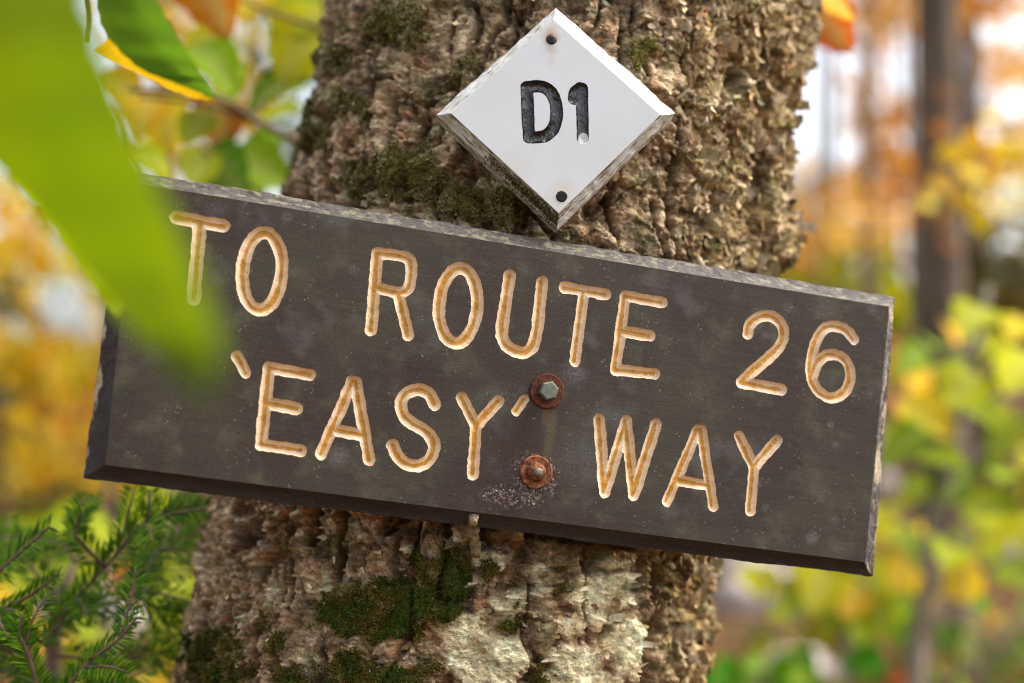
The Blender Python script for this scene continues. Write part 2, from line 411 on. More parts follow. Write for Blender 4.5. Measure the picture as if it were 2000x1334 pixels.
def bark_fields(th, v):
    """relief (m), colour and moss mask of the bark at surface coordinates"""
    p0, d = surf(th, v)
    X, Y, _ = proj(p0)
    q = np.stack([.18 * np.sin(th), .18 * np.cos(th), v], 1)       # seamless coordinates, metres
    w = np.stack([perlin(q * 24, 1), perlin(q * 24, 2), perlin(q * 24, 3)], 1) * .012
    qw = q + w
    wpx = fbm(q * 60, 3, 9) * 26; wpy = fbm(q * 60, 3, 19) * 26
    Xw, Yw = X + wpx, Y + wpy
    near = sst(-.35, -.1, v) * (1 - sst(.6, .8, v))
    shag = np.maximum(sst(1290, 1400, Xw) * sst(620, 500, Y) , sst(1300, 1330, Xw) * sst(900, 1000, Y))
    shag = np.where(np.abs(th) > 1.4, np.where(th > 0, 1, .3), shag)
    low = sst(900, 1000, Y)
    moss = .92 * blobs(X + wpx * 2.2, Y + wpy * 2.2, MOSS) + .42 * fbm(q * 62, 5, 31, .62)
    pale = blobs(Xw, Yw, PALE) + .22 * fbm(q * np.array([40, 40, 80]), 3, 41)
    pink = blobs(Xw, Yw, PINK) + .12 * fbm(q * 40, 3, 51)
    m = sst(.46, .66, moss - .05 * low) * (1 - .7 * sst(.6, .9, pale))
    pl = sst(.50, .72, pale) * (1 - m); pk = sst(.42, .75, pink) * (1 - m)
    pk0 = sst(.42, .75, pink)
    # relief
    h = .006 * fbm(q * 9, 2, 60)
    ridge = np.abs(perlin(qw * np.array([27, 27, 9]), 70) + .35 * perlin(qw * np.array([70, 70, 30]), 71))
    crack = (1 - sst(.0, .17, ridge)) * (1 - .8 * pl) * (1 - .5 * shag)
    crk2 = (1 - sst(0, .10, np.abs(perlin(qw * np.array([60, 60, 40]), 72)))) * (.4 + .6 * low) * (1 - .5 * pl)
    # loose plates: cells of bark, each tilted its own way so that one edge lifts
    xs, ys = .182 * th + w[:, 0] * .9 + .0022 * fbm(q * 230, 2, 160), v + w[:, 1] * .9 + .0022 * fbm(q * 230, 2, 163)
    def plates(sx, sy, sd, ht, tilt):
        f1, br, idh, ox, oy = worley(xs / sx, ys / sy, sd)
        a = idh * 40.0
        hh = ht * (np.modf(idh * 17.3)[0] - .5) + tilt * (ox * np.cos(a) + oy * np.sin(a))
        return hh, br, idh
    hb, bb, ib = plates(.026, .034, 1, .004, .0045)
    hm, bm, im = plates(.0105, .0085, 2, .0030, .0034)
    hs_, bs, is_ = plates(.0046, .0038, 3, .0016, .0020)
    hp, bp_, ip = plates(.030, .0075, 4, .0014, .0016)
    k_pl = pl; k_n = (1 - pl) * (1 - .55 * m)
    h += k_n * (.55 * hb * (1 - .5 * shag) + hm * (.08 + .30 * shag) + hs_ * (.03 + .20 * shag)) + .5 * k_pl * hp
    def layers(sc, amp, sd, st_, oct_=5, e0=.86):
        a_ = fbm(qw * np.array(sc), oct_, sd, .55) * amp; l_ = np.floor(a_); f_ = a_ - l_
        return st_ * (l_ + sst(e0, 1.0, f_) - .25 * sst(.55, .86, f_)), l_, f_
    h1, l1, f1_ = layers((15, 15, 30), 4.6, 170, 1.0)
    h2, l2, f2_ = layers((34, 34, 72), 4.6, 180, 1.0)
    h3, l3, f3_ = layers((80, 80, 190), 4.0, 190, 1.0, 4)
    h += (1 - .6 * m) * (.0030 * h1 * (1 - .45 * pl) + .0011 * h2 * (1 - .4 * pl) * (1 - .3 * pk0) + .00045 * h3 * (1 - .65 * pl))
    lid = np.modf(np.abs(np.sin(l1 * 12.99 + l2 * 78.23 + np.floor(perlin(q * 16, 121) * 4) * 3.7)) * 437.5)[0]
    lid3 = np.modf(np.abs(np.sin(l2 * 39.3 + l3 * 11.1 + np.floor(perlin(q * 40, 122) * 4) * 5.1)) * 917.3)[0]
    edge = np.maximum(sst(.80, .95, f1_), .7 * sst(.80, .95, f2_)) * (1 - m)
    gap = np.maximum((1 - sst(0, .08, bb)) * .8 * (1 - .6 * shag), np.maximum((1 - sst(0, .16, bm)) * .65, (1 - sst(0, .2, bs)) * .35) * shag) * k_n + (1 - sst(0, .08, bp_)) * .3 * k_pl
    h += sst(.85, 1.25, th) * (.017 * np.exp(-((Y - 465) / 95) ** 2) + .006 * np.exp(-((Y - 60) / 80) ** 2))
    h -= .0024 * gap
    crk3 = 0 * (1 - sst(0, .16, np.abs(perlin(qw * np.array([120, 120, 95]), 73) + .3 * perlin(q * 260, 74)))) * (1 - .7 * pl)
    h -= .0105 * crack + .0012 * crk2
    # thin papery layers: terraced noise, edges run round the trunk
    a = fbm(qw * np.array([22, 22, 60]), 4, 80) * 4.2 + .5 * perlin(q * 8, 81)
    lev = np.floor(a); fr = a - lev
    terr = lev + sst(.82, 1.0, fr)
    h += .0010 * terr * (1 - .45 * m) 
    b = fbm(qw * np.array([75, 75, 120]), 3, 90) * 3.2
    levb = np.floor(b); h += .0007 * (levb + sst(.75, 1, b - levb)) * (1 - .4 * pl)
    rough = fbm(q * 210, 3, 95)
    h += .0003 * rough * (1 - .5 * pl)
    sv = fbm(qw * np.array([120, 120, 34]), 4, 100)
    shagl = np.floor(sv * 5); h += shag * (.0020 * (shagl + sst(.6, 1, sv * 5 - shagl)) * .6 + .0022 * fbm(q * 70, 3, 104))
    fis = np.zeros_like(h)
    for pts, wd, dp in FISS:
        ds = polydist(X + wpx * .45, Y + wpy * .45, pts)
        k = 1 - sst(wd * .35, wd * 1.25, ds); k = k * (1 - .9 * m); h -= dp * k; fis = np.maximum(fis, k)
    mb = fbm(q * 120, 3, 110)
    h += m * (.0030 + .0035 * mb + .0020 * fbm(q * 300, 2, 111))
    h = np.where(near > .02, h, h)
    # colour
    def C(*c): return np.array(c)
    hsh = np.sin(lev * 12.9898 + levb * 4.1 + 3.1 * np.floor(perlin(q * 30, 120) * 3)) * 43758.5453; hsh = hsh - np.floor(hsh)
    kc = .55 * lid + .45 * lid3; k1 = np.clip(lerp(kc, .4 * im + .4 * is_ + .2 * lid, .8 * shag) , 0, 1)[:, None]
    col = lerp(C(.22, .16, .11), C(.60, .49, .37), k1)
    col = lerp(col, lerp(C(.16, .11, .065), C(.38, .28, .18), k1), (low * .5)[:, None])
    col = lerp(col, lerp(C(.25, .20, .105), C(.43, .345, .20), k1), shag[:, None])
    col = lerp(col, lerp(C(.33, .205, .135), C(.58, .43, .32), k1), pk[:, None])
    g1 = fbm(q * 50, 3, 130)[:, None]
    col = lerp(col, lerp(C(.46, .38, .25), C(.66, .64, .50), np.clip(k1 * .8 + .25 + g1 * 1.5, 0, 1)), pl[:, None])
    lt = sst(.74, .80, lerp(lid3, np.modf(im * 7.7)[0], shag)) * (1 - m) * (1 - pl) * (1 - .5 * low); col = lerp(col, lerp(C(.50, .40, .29), C(.64, .55, .43), lid[:, None]), (lt * .8)[:, None])
    rd = sst(.84, .88, np.modf(lid * 7.3)[0]) * (1 - m) * (1 - pl); col = lerp(col, C(.33, .17, .095), (rd * .75)[:, None])
    li = sst(.20, .34, fbm(q * 85, 4, 135)) * (1 - m)
    col = lerp(col, C(.36, .39, .28), (li * .6)[:, None])
    rb = sst(.16, .34, fbm(qw * np.array([45, 45, 70]), 3, 137)) * (1 - m) * (1 - pl)
    col = lerp(col, C(.30, .15, .07), (rb * .45)[:, None])
    dirt = sst(.02, .35, fbm(q * 35, 4, 140)) * (1 - .75 * pl)
    col = lerp(col, C(.11, .082, .042), (dirt * (.25 + .35 * low))[:, None])
    inner = np.maximum(np.maximum(crack * .75, fis), np.maximum(crk2 * .4, gap * .8)); inner = np.maximum(inner, .28 * edge * (1 - pl))
    col = lerp(col, C(.105, .060, .036), (inner * .85 * (1 - m))[:, None])
    mk = np.clip(.5 + mb * 1.3, 0, 1)[:, None]
    mc = lerp(C(.060, .058, .014), C(.15, .135, .036), mk)
    mc = lerp(mc, C(.035, .062, .012), (low * .5)[:, None])
    col = lerp(col, mc, (m * .92)[:, None])
    ds_ = fbm(qw * np.array([70, 70, 95]), 5, 230, .62); stain = sst(.06, .20, ds_) * (1 - .75 * pl) * (1 - m)
    col = lerp(col, C(.042, .032, .018), (stain * (.58 - .18 * low))[:, None])
    ol = sst(.10, .26, fbm(q * 48, 4, 240, .6)) * (1 - .6 * pl) * (1 - m); col = lerp(col, C(.115, .105, .035), (ol * .55)[:, None])
    mu_ = .16; col = mu_ * (np.maximum(col, 1e-4) / mu_) ** 1.22
    col = col * (.98 + .22 * low + .12 * shag * (1 - low))[:, None] * np.array([1.10, 1.05, .90])
    return h, col, m, pl, shag, X, Y, p0, d

def keep_clear(p, h, d, v, th):
    """bark is pressed flat behind the two boards"""
    for fr, poly, thick in ((SIGN, S_OUT, S_TH), (DIAM, D_OUT, D_TH)):
        c, u, w, n = fr
        q = p - c
        s_, t_, k_ = q @ u, q @ w, q @ n
        inside = np.ones(len(p), bool)
        for i in range(4):
            a, b = np.array(poly[i]), np.array(poly[(i + 1) % 4])
            e = b - a; L = np.hypot(*e)
            inside &= ((s_ - a[0]) * e[1] - (t_ - a[1]) * e[0]) / L > -.002
        ex = np.where(inside, np.maximum(k_ + thick + .0008, 0), 0)
        nd = np.maximum(d @ n, .3)
        p = p - d * np.minimum(ex / nd, .05)[:, None]
    return p

trunk_base = axis_pt(np.array(V_GROUND + .05))
birch = empty('birch_tree', trunk_base, 'leaning old birch trunk with mossy peeling bark that carries both signs', 'tree')

def build_trunk():
    vd = np.arange(-.10, .60, .00105)
    vv = np.concatenate([np.arange(V_GROUND, -.10, .02), vd, np.arange(.61, 5.5, .03)])
    td = np.arange(-1.72, 1.72, .0058)
    tt = np.concatenate([td, np.linspace(1.75, 2 * math.pi - 1.75, 60)])
    n, k = len(tt), len(vv)
    TH, VV = np.meshgrid(tt, vv)
    TH, VV = TH.ravel(), VV.ravel()
    thw = np.where(TH > math.pi, TH - 2 * math.pi, TH)
    h, col, m, pl, sh, X, Y, p0, d = bark_fields(thw, VV)
    p = p0 + h[:, None] * d
    p = keep_clear(p, h, d, VV, thw)
    j = np.arange(k - 1)[:, None] * n; i = np.arange(n)[None]; i2 = (i + 1) % n
    f = np.stack([(j + i).ravel(), (j + i2).ravel(), (j + n + i2).ravel(), (j + n + i).ravel()], 1)
    f = f[:, ::-1].copy()
    o = obj('trunk', mesh('trunk', p, f, M['bark'], True, col), birch)
    return p.reshape(k, n, 3), d.reshape(k, n, 3), m.reshape(k, n), sh.reshape(k, n), tt, vv, col.reshape(k, n, 3), X.reshape(k, n), Y.reshape(k, n), pl.reshape(k, n)
TP, TD, TM, TS, TT, TV, TC, TX, TY, TPALE = build_trunk()

def build_limbs():
    parts = []
    for v, th, L, r in ((2.3, 1.9, 1.6, .045), (2.9, -2.2, 1.8, .05), (3.6, .9 + 2, 1.5, .04), (4.3, -1.0 - 1, 1.6, .04)):
        p, d = surf(np.array([th]), np.array([v])); p = p[0] - d[0] * .05; d = d[0]
        parts.append(tube(spline([p, p + d * L * .5 + AX * L * .25, p + d * L + AX * L * .7], 9), np.linspace(r, .008, 9), 8))
    v, f = join(parts)
    c = np.tile(np.array([.24, .18, .11]), (len(v), 1))
    for k, (vv_, ff) in enumerate(parts):
        obj('limb', mesh('limb', vv_, ff, M['bark'], True, np.tile(np.array([.24, .18, .11]), (len(vv_), 1))), birch)
build_limbs()

def build_moss():
    k, n = TM.shape
    sel = np.argwhere((TM > RS.uniform(.12, .6, TM.shape)) & (TV[:, None] > -.09) & (TV[:, None] < .59) & (np.arange(n)[None] < 590))
    N = 24000
    idx = sel[RS.choice(len(sel), N, replace=True)]
    V, F, Cc = [], [], []
    base = TP[idx[:, 0], idx[:, 1]] + RS.normal(0, .0005, (N, 3)); nr = TD[idx[:, 0], idx[:, 1]]
    low = (TY[idx[:, 0], idx[:, 1]] > 800)
    pal_u = np.array([(.15, .13, .028), (.23, .20, .060), (.10, .09, .020), (.38, .34, .18), (.18, .12, .036)])
    pal_l = np.array([(.05, .085, .010), (.105, .125, .020), (.035, .042, .010), (.20, .115, .020), (.15, .145, .04), (.32, .28, .12)])
    cl = fbm(base * 60, 2, 150)
    for b in range(6):
        t1 = RS.normal(0, 1, (N, 3)); t1 -= nr * (t1 * nr).sum(1)[:, None]; t1 /= np.linalg.norm(t1, axis=1)[:, None]
        L = RS.uniform(.0010, .0030, N)[:, None]
        dirn = nr * RS.uniform(.3, 1.0, N)[:, None] + t1 * RS.uniform(.4, 1, N)[:, None] + np.array([0, 0, .25]); dirn /= np.linalg.norm(dirn, axis=1)[:, None]
        side = np.cross(dirn, nr); side /= (np.linalg.norm(side, axis=1)[:, None] + 1e-9)
        w = RS.uniform(.00030, .00065, N)[:, None]
        a = base - side * w; c = base + side * w; tp = base + dirn * L
        o = len(V) * 3 * N if False else b * 3 * N
        V.append(np.concatenate([a, c, tp])); i = np.arange(N)
        F.append(np.stack([i, i + N, i + 2 * N], 1) + o)
        ci = (np.clip(cl * 4 + RS.uniform(-1.2, 1.2, N) + 2.2, 0, 4.99)).astype(int)
        ci2 = (np.clip(cl * 5 + RS.uniform(-1.5, 1.5, N) + 2.4, 0, 5.99)).astype(int)
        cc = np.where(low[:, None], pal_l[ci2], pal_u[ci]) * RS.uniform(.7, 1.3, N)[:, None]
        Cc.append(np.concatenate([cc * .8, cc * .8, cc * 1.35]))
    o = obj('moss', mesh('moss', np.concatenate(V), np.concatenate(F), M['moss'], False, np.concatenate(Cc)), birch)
    tag(o, kind='stuff')
build_moss()

def flake_mesh(k):
    r = random.Random(100 + k); nu, nv = 6, 5
    L = r.uniform(.008, .017); Wd = r.uniform(.005, .012); curl = r.uniform(1.0, 3.2) * r.choice((1, 1, 1, -1)); jag = .28
    V = []
    for i in range(nu):
        s = i / (nu - 1); ang = .25 + curl * s
        x = L * (math.sin(ang) - math.sin(.25)) / curl if abs(curl) > .01 else L * s
        z = L * (math.cos(.25) - math.cos(ang)) / curl
        for j in range(nv):
            t = j / (nv - 1) - .5
            taper = 1 - .12 * s ** 2 + r.uniform(-jag, jag) * (abs(t) > .3)
            V.append((x + (r.uniform(-.25, .25) * L * .8 if i == nu - 1 else 0), t * Wd * taper, z + .0015 * math.sin(3 * t + k) + r.uniform(-.0003, .0003)))
    F = [(i * nv + j, i * nv + j + 1, (i + 1) * nv + j + 1, (i + 1) * nv + j) for i in range(nu - 1) for j in range(nv - 1)]
    return mesh('bark_flake', V, F, M['flake'], True)
FLK = [flake_mesh(k) for k in range(14)]

def place_on(p, dirn, nrm, sc=1.0, me=None, parent=birch, name='bark_flake'):
    x = dirn - nrm * (dirn @ nrm); x /= np.linalg.norm(x); y = np.cross(nrm, x)
    mt = Matrix(((x[0] * sc, y[0] * sc, nrm[0] * sc, p[0]), (x[1] * sc, y[1] * sc, nrm[1] * sc, p[1]), (x[2] * sc, y[2] * sc, nrm[2] * sc, p[2]), (0, 0, 0, 1)))
    o = bpy.data.objects.new(name, me); COL.objects.link(o); o.parent = parent
    o.matrix_parent_inverse = PINV(parent); o.matrix_basis = mt
    return o

def hidden(p):
    for fr, poly in ((SIGN, S_OUT), (DIAM, D_OUT)):
        c, u, w, n = fr; q = p - c; s_, t_ = q @ u, q @ w
        ok = True
        for i in range(4):
            a, b = np.array(poly[i]), np.array(poly[(i + 1) % 4]); e = b - a; L = np.hypot(*e)
            if ((s_ - a[0]) * e[1] - (t_ - a[1]) * e[0]) / L < -.006: ok = False
        if ok: return True
    return False

def build_flakes():
    k, n = TM.shape
    r = random.Random(3); cnt = 0; tries = 0
    while cnt < 292 and tries < 60000:
        tries += 1
        i = r.randrange(k); j = r.randrange(n)
        v = TV[i]; th = TT[j]
        if not (-.05 < v < .55) or th > 1.7: continue
        pw = .06 + .94 * TS[i, j]
        if TM[i, j] > .4: pw *= .35
        if th > 1.15: pw = 1.0
        if r.random() > pw: continue
        p = TP[i, j]
        if hidden(p): continue
        nr = TD[i, j]; tang = np.cross(AX, nr) * (1 if nr @ E1 < 5 else 1)
        if tang @ E1 < 0: tang = -tang
        dirn = tang * r.choice((1, 1, 1, -1)) + AX * r.uniform(-.9, .9)
        if TS[i, j] < .3: dirn = tang * r.uniform(-1, 1) + AX * r.uniform(-1.5, .6)
        place_on(p - nr * .0012, dirn, nr, r.uniform(.5, 1.25) if TS[i, j] > .3 else r.uniform(.3, .75), r.choice(FLK)); cnt += 1
    for px, py, sc, a in ((882, 1052, 1.0, -1.2), (702, 1098, .9, -1.4), (556, 1215, .7, .8), (500, 1222, .6, .3), (745, 1275, .7, 1.2), (905, 1262, .8, 1.3), (1085, 1230, .8, 1.0), (1205, 1180, .8, 1.2), (1165, 1190, .7, 1.5), (440, 1190, .6, -1), (720, 100, .7, .6), (840, 300, .6, -.8), (700, 260, .7, .5), (780, 75, .6, .2)):
        th, v = px_to_trunk(px, py); i_ = int(np.argmin(np.abs(TV - v))); j_ = int(np.argmin(np.abs(TT - th)))
        p = TP[i_, j_]; nr = TD[i_, j_]; tang = np.cross(AX, nr)
        if tang @ E1 < 0: tang = -tang
        place_on(p - nr * .0004, tang * math.cos(a) + AX * math.sin(a), nr, sc, FLK[(px + py) % 14])
    # the big torn tongues on the right outline
    for px, py, sc, up in ((1528, 282, 2.4, .1), (1535, 300, 1.6, -.3), (1500, 262, 1.5, .5), (1548, 480, 2.4, .5), (1555, 430, 2.1, -.1), (1565, 520, 1.8, .3), (1560, 150, 1.9, .9), (1570, 90, 2.1, .2), (1378, 1185, 1.7, .7), (1385, 1230, 2.0, -1.2), (1370, 1300, 1.6, -.6), (1388, 1110, 1.4, .2), (1555, 400, 1.5, .2), (1545, 340, 1.3, -.4), (1575, 30, 1.6, .4)):
        th, v = px_to_trunk(px, py)
        p, d = surf(np.array([min(th, 1.36)]), np.array([v])); p = p[0]; d = d[0]
        tang = np.cross(AX, d); tang = tang if tang @ E1 > 0 else -tang
        dirn = E1 * 1.0 + AX * up; nn = -dirn * 0 + (d * .35 - FWD * .8)
        nn = nn - E1 * (nn @ E1) * .6; nn /= np.linalg.norm(nn)
        place_on(p - E1 * .006, dirn, nn, sc * .72, FLK[(px + py) % 14])
build_flakes()

def build_roll():
    """mossy roll of loose bark poking up in front of the sign's lower edge"""
    pts = spline([P(931, 1082, .842), P(926, 1050, .834), P(924, 1024, .826), P(926, 1008, .818)], 14); r_ = random.Random(4)
    v, f = tube(pts, [.0032 * (1 + r_.uniform(-.10, .10)) for i in range(14)], 14); v = np.array(v)
    v = v + .0022 * np.stack([fbm(v * 260 + k * 3, 3, 210 + k) for k in range(3)], 1)
    c = lerp(np.array([.30, .22, .12]), np.array([.12, .12, .035]), sst(-.1, .3, fbm(v * 160, 2, 215))[:, None]); c[-40:] = np.array([.50, .38, .24])
    obj('bark_roll', mesh('bark_roll', v, f, M['bark'], True, c), birch)
build_roll()

def build_shreds():
    k, n = TM.shape; N = 7000
    w = np.where((TV[:, None] > -.08) & (TV[:, None] < .58) & (np.arange(n)[None] < 592), .16 + TS, 0) * (1 - .6 * TM)
    w = w / w.sum()
    idx = RS.choice(k * n, N, p=w.ravel()); i, j = np.unravel_index(idx, (k, n))
    p = TP[i, j]; nr = TD[i, j]
    t1 = np.cross(AX[None], nr); s = RS.choice([-1, 1, 1, 1], N)[:, None]
    d = t1 * -s * RS.uniform(.15, 1, N)[:, None] + AX * RS.normal(0, .85, N)[:, None]
    d /= np.linalg.norm(d, axis=1)[:, None]; side = np.cross(nr, d)
    L = RS.uniform(.0025, .0085, N)[:, None] * (.45 + .75 * TS[i, j])[:, None]; W2 = RS.uniform(.0007, .0026, N)[:, None]
    lift = RS.uniform(.1, .9, N)[:, None] * np.where(np.abs(TT[j]) > 1.1, .45, 1)[:, None]
    a = p - nr * .0004
    v0 = a - side * W2; v1 = a + side * W2
    m = a + d * L * .6 + nr * L * .25 * lift
    v2 = m + side * W2 * RS.uniform(.5, 1, N)[:, None]; v3 = m - side * W2 * RS.uniform(.5, 1, N)[:, None]
    e = a + d * L + nr * L * .8 * lift
    v4 = e + side * W2 * RS.uniform(.3, 1.2, N)[:, None]; v5 = e - side * W2 * RS.uniform(.3, 1.2, N)[:, None]
    V = np.concatenate([v0, v1, v2, v3, v4, v5]); q = np.arange(N)
    F = np.concatenate([np.stack([q, q + N, q + 2 * N, q + 3 * N], 1), np.stack([q + 3 * N, q + 2 * N, q + 4 * N, q + 5 * N], 1)])
    c = TC[i, j] * RS.uniform(.55, 1.5, N)[:, None] + RS.uniform(0, .05, N)[:, None]
    c = lerp(c, np.array([.36, .28, .17]), (RS.rand(N) < .3)[:, None] * .7)
    o = obj('bark_shreds', mesh('bark_shreds', V, F, M['shred'], True, np.tile(c, (6, 1))), birch); tag(o, kind='stuff')
build_shreds()

def build_scales():
    """thin irregular scales of bark lying almost flat on the trunk, each with its own edge, tilt and tone"""
    k, n = TM.shape; N = 6500; K = 9
    w = np.where((TV[:, None] > -.08) & (TV[:, None] < .58) & (np.arange(n)[None] < 592), 1.0, 0) * (1 - .82 * TM) * (1 - .45 * TS)
    idx = RS.choice(k * n, N, p=(w / w.sum()).ravel()); i, j = np.unravel_index(idx, (k, n))
    p = TP[i, j]; nr = TD[i, j]; pale = TPALE[i, j]
    t1 = np.cross(AX[None], nr); t1 /= np.linalg.norm(t1, axis=1)[:, None]; t2 = np.tile(AX, (N, 1))
    rot = RS.normal(0, .3, N)[:, None]; u = t1 * np.cos(rot) + t2 * np.sin(rot); v = np.cross(nr, u)
    sz = .0012 * np.exp(np.clip(RS.normal(.45, .5, N), -1, 1.25))[:, None] * (1 + .9 * pale[:, None])
    asp = RS.uniform(.28, .65, N)[:, None] * np.where(pale > .5, .55, 1)[:, None]
    ta = RS.uniform(0, 2 * np.pi, N)[:, None]; tilt = np.abs(RS.normal(.12, .14, N))[:, None]; cup = RS.normal(.10, .12, N)[:, None]
    V = [p + nr * sz * .35 * tilt]
    for a in range(K):
        an = 2 * np.pi * (a + RS.uniform(-.35, .35, N)[:, None]) / K; r = RS.uniform(.55, 1.25, N)[:, None]
        x, y = np.cos(an) * r, np.sin(an) * r
        z = tilt * (x * np.cos(ta) + y * np.sin(ta) + .55) + cup * r * r
        V.append(p + u * (x * sz) + v * (y * sz * asp) + nr * (z * sz))
    q = np.arange(N)
    F = np.concatenate([np.stack([q, q + (1 + a) * N, q + (1 + (a + 1) % K) * N], 1) for a in range(K)])
    c = TC[i, j]; lum = c.mean(1, keepdims=True)
    f = np.exp(RS.normal(.10, .28, N))[:, None]
    c = c * f; h = RS.rand(N)[:, None]
    c = np.where(h < .16, lerp(c, np.array([.56, .46, .34]), .7), c); c = np.where((h > .16) & (h < .24), lerp(c, np.array([.32, .16, .085]), .6), c)
    c = np.where((h > .24) & (h < .31), lerp(c, np.array([.38, .41, .31]), .7), c); c = np.where((h > .31) & (h < .42), c * .45, c)
    c = np.where((pale[:, None] > .5) & (h > .42), lerp(c, np.array([.66, .63, .50]), .5), c)
    V = np.concatenate(V)
    cc = np.concatenate([c] + [c * RS.uniform(.75, 1.25, N)[:, None] for a in range(K)])
    tag(obj('bark_scales', mesh('bark_scales', V, F, M['shred'], False, cc), birch), kind='stuff')
build_scales()

# ------------------------------------------------------------------ carved boards
def arc(cx, cy, rx, ry, a0, a1, n=20, U=(1, .16), R=(.1, -1)):
    o = []
    for i in range(n + 1):
        a = math.radians(lerp(a0, a1, i / n)); x, y = rx * math.cos(a), ry * math.sin(a)
        o.append((cx + x * U[0] + y * R[0], cy + x * U[1] + y * R[1]))
    return o
def sm(*pts): return [tuple(p) for p in spline(pts, len(pts) * 5)]

SIGN_TEXT = [
    ('letter', [[(345, 424), (436, 441)], [(391, 437), (379, 583)]], 13),
    ('letter', [arc(512, 530, 38, 75, 0, 360, 36)], 12.5),
    ('letter', [[(725, 644), (737, 494)], sm((737, 494), (780, 499), (800, 508), (804, 533), (797, 563), (778, 571), (735, 561)), [(779, 574), (797, 655)]], 11.5),
    ('letter', [arc(895, 597, 37, 73, 0, 360, 36)], 12.5),
    ('letter', [sm((996, 538), (988, 590), (981, 645), (985, 668), (1001, 683), (1022, 689), (1039, 678), (1048, 650), (1054, 600), (1059, 551))], 12.5),
    ('letter', [[(1103, 561), (1184, 575)], [(1141, 570), (1123, 705)]], 11.5),
    ('letter', [[(1294, 591), (1222, 578), (1202, 722), (1278, 730)], [(1212, 646), (1270, 656)]], 11.5),
    ('digit', [sm((1461, 652), (1466, 633), (1485, 619), (1506, 617), (1524, 630), (1531, 651), (1524, 676), (1499, 700), (1468, 728), (1449, 747)), [(1449, 747), (1526, 761)]], 12),
    ('digit', [sm((1669, 663), (1654, 645), (1632, 637), (1611, 642), (1595, 665), (1586, 697), (1584, 731), (1595, 759), (1618, 776), (1640, 773), (1657, 755), (1661, 728), (1652, 704), (1633, 693), (1612, 695), (1596, 711), (1587, 736))], 11.5),
    ('quotation_mark', [[(463, 695), (480, 729)]], 10),
    ('letter', [[(605, 732), (526, 718), (510, 868), (588, 880)], [(518, 787), (580, 798)]], 11.5),
    ('letter', [[(627, 887), (688, 746), (695, 746), (721, 898)], [(648, 838), (706, 850)]], 11.5),
    ('letter', [sm((849, 789), (839, 770), (819, 761), (796, 767), (783, 786), (788, 810), (808, 828), (833, 843), (848, 866), (843, 891), (826, 907), (804, 909), (781, 897), (767, 869))], 12),
    ('letter', [[(902, 776), (930, 832), (974, 783)], [(930, 832), (924, 926)]], 11.5),
    ('quotation_mark', [[(1025, 779), (1008, 804)]], 9.5),
    ('letter', [[(1171, 819), (1181, 961), (1224, 822), (1238, 967), (1282, 828)]], 12),
    ('letter', [[(1303, 979), (1363, 840), (1370, 840), (1393, 989)], [(1327, 939), (1382, 948)]], 11),
    ('letter', [[(1444, 852), (1473, 913), (1518, 860)], [(1473, 913), (1466, 997)]], 11.5)]
U0 = (1, 0.02); R0 = (.01, -1)
DIAM_TEXT = [
    ('letter', [[(1029, 170), (1033, 268)], sm((1029, 170), (1056, 169), (1074, 178), (1085, 200), (1087, 224), (1082, 248), (1068, 264), (1050, 268), (1033, 268))], 12),
    ('digit', [sm((1121, 193), (1123, 180), (1133, 172)), [(1137, 173), (1138, 270)]], 11.5)]

def marching(Q, x0, y0, st):
    """iso-contours Q=1 of a grid (rows=y)"""
    H, Wd = Q.shape; seg = {}
    ins = Q < 1
    def ep(a, b):
        qa, qb = Q[a], Q[b]; t = (1 - qa) / (qb - qa); t = min(max(t, .02), .98)
        return (x0 + st * lerp(a[1], b[1], t), y0 + st * lerp(a[0], b[0], t))
    pts = {}; nxt = {}
    for y in range(H - 1):
        row = ins[y:y + 2]
        for x in np.nonzero(row[:, :-1].any(0) | row[:, 1:].any(0))[0]:
            c = [(y, x), (y, x + 1), (y + 1, x + 1), (y + 1, x)]
            b = [ins[k] for k in c]
            if all(b): continue
            e = []
            for k in range(4):
                a_, b_ = c[k], c[(k + 1) % 4]
                if b[k] != b[(k + 1) % 4]:
                    key = (min(a_, b_), max(a_, b_)); pts.setdefault(key, ep(*key)); e.append((key, b[k]))
            if len(e) == 2: prs = [(e[0], e[1])]
            elif len(e) == 4: prs = [(e[0], e[1]), (e[2], e[3])]
            else: continue
            for p, q in prs:
                a_, b_ = (p[0], q[0]) if p[1] else (q[0], p[0])
                nxt[a_] = b_
    loops = []
    while nxt:
        s, cur = nxt.popitem(); lp = [s]
        while cur != s and cur in nxt:
            lp.append(cur); cur = nxt.pop(cur)
        if len(lp) > 12: loops.append([pts[k] for k in lp])
    return loops

def letters_q(fr, text, wob):
    """list of (name, function q(pts), bbox) in board coordinates"""
    out = []
    for k, (nm, strokes, r) in enumerate(text):
        ss = [[hit(fr, *p) for p in s] for s in strokes]
        rad = (r + .35) * np.linalg.norm(fr[0] - CAM) / FPX
        al = np.array([p for s in ss for p in s])
        bb = (al[:, 0].min() - rad * 1.6, al[:, 1].min() - rad * 1.6, al[:, 0].max() + rad * 1.6, al[:, 1].max() + rad * 1.6)
        def q(p, ss=ss, rad=rad, k=k):
            p = np.asarray(p, float); d = np.full(len(p), 1e9)
            for s in ss: d = np.minimum(d, polydist(p[:, 0], p[:, 1], [tuple(a) for a in s]))
            z = np.stack([p[:, 0], p[:, 1], np.full(len(p), k * .37)], 1)
            rr = rad * (1 + wob * perlin(z * 260, 3) + wob * .8 * perlin(z * 90, 4) + wob * .5 * perlin(z * 700, 5))
            return d / rr
        out.append((nm, q, bb, rad))
    return out

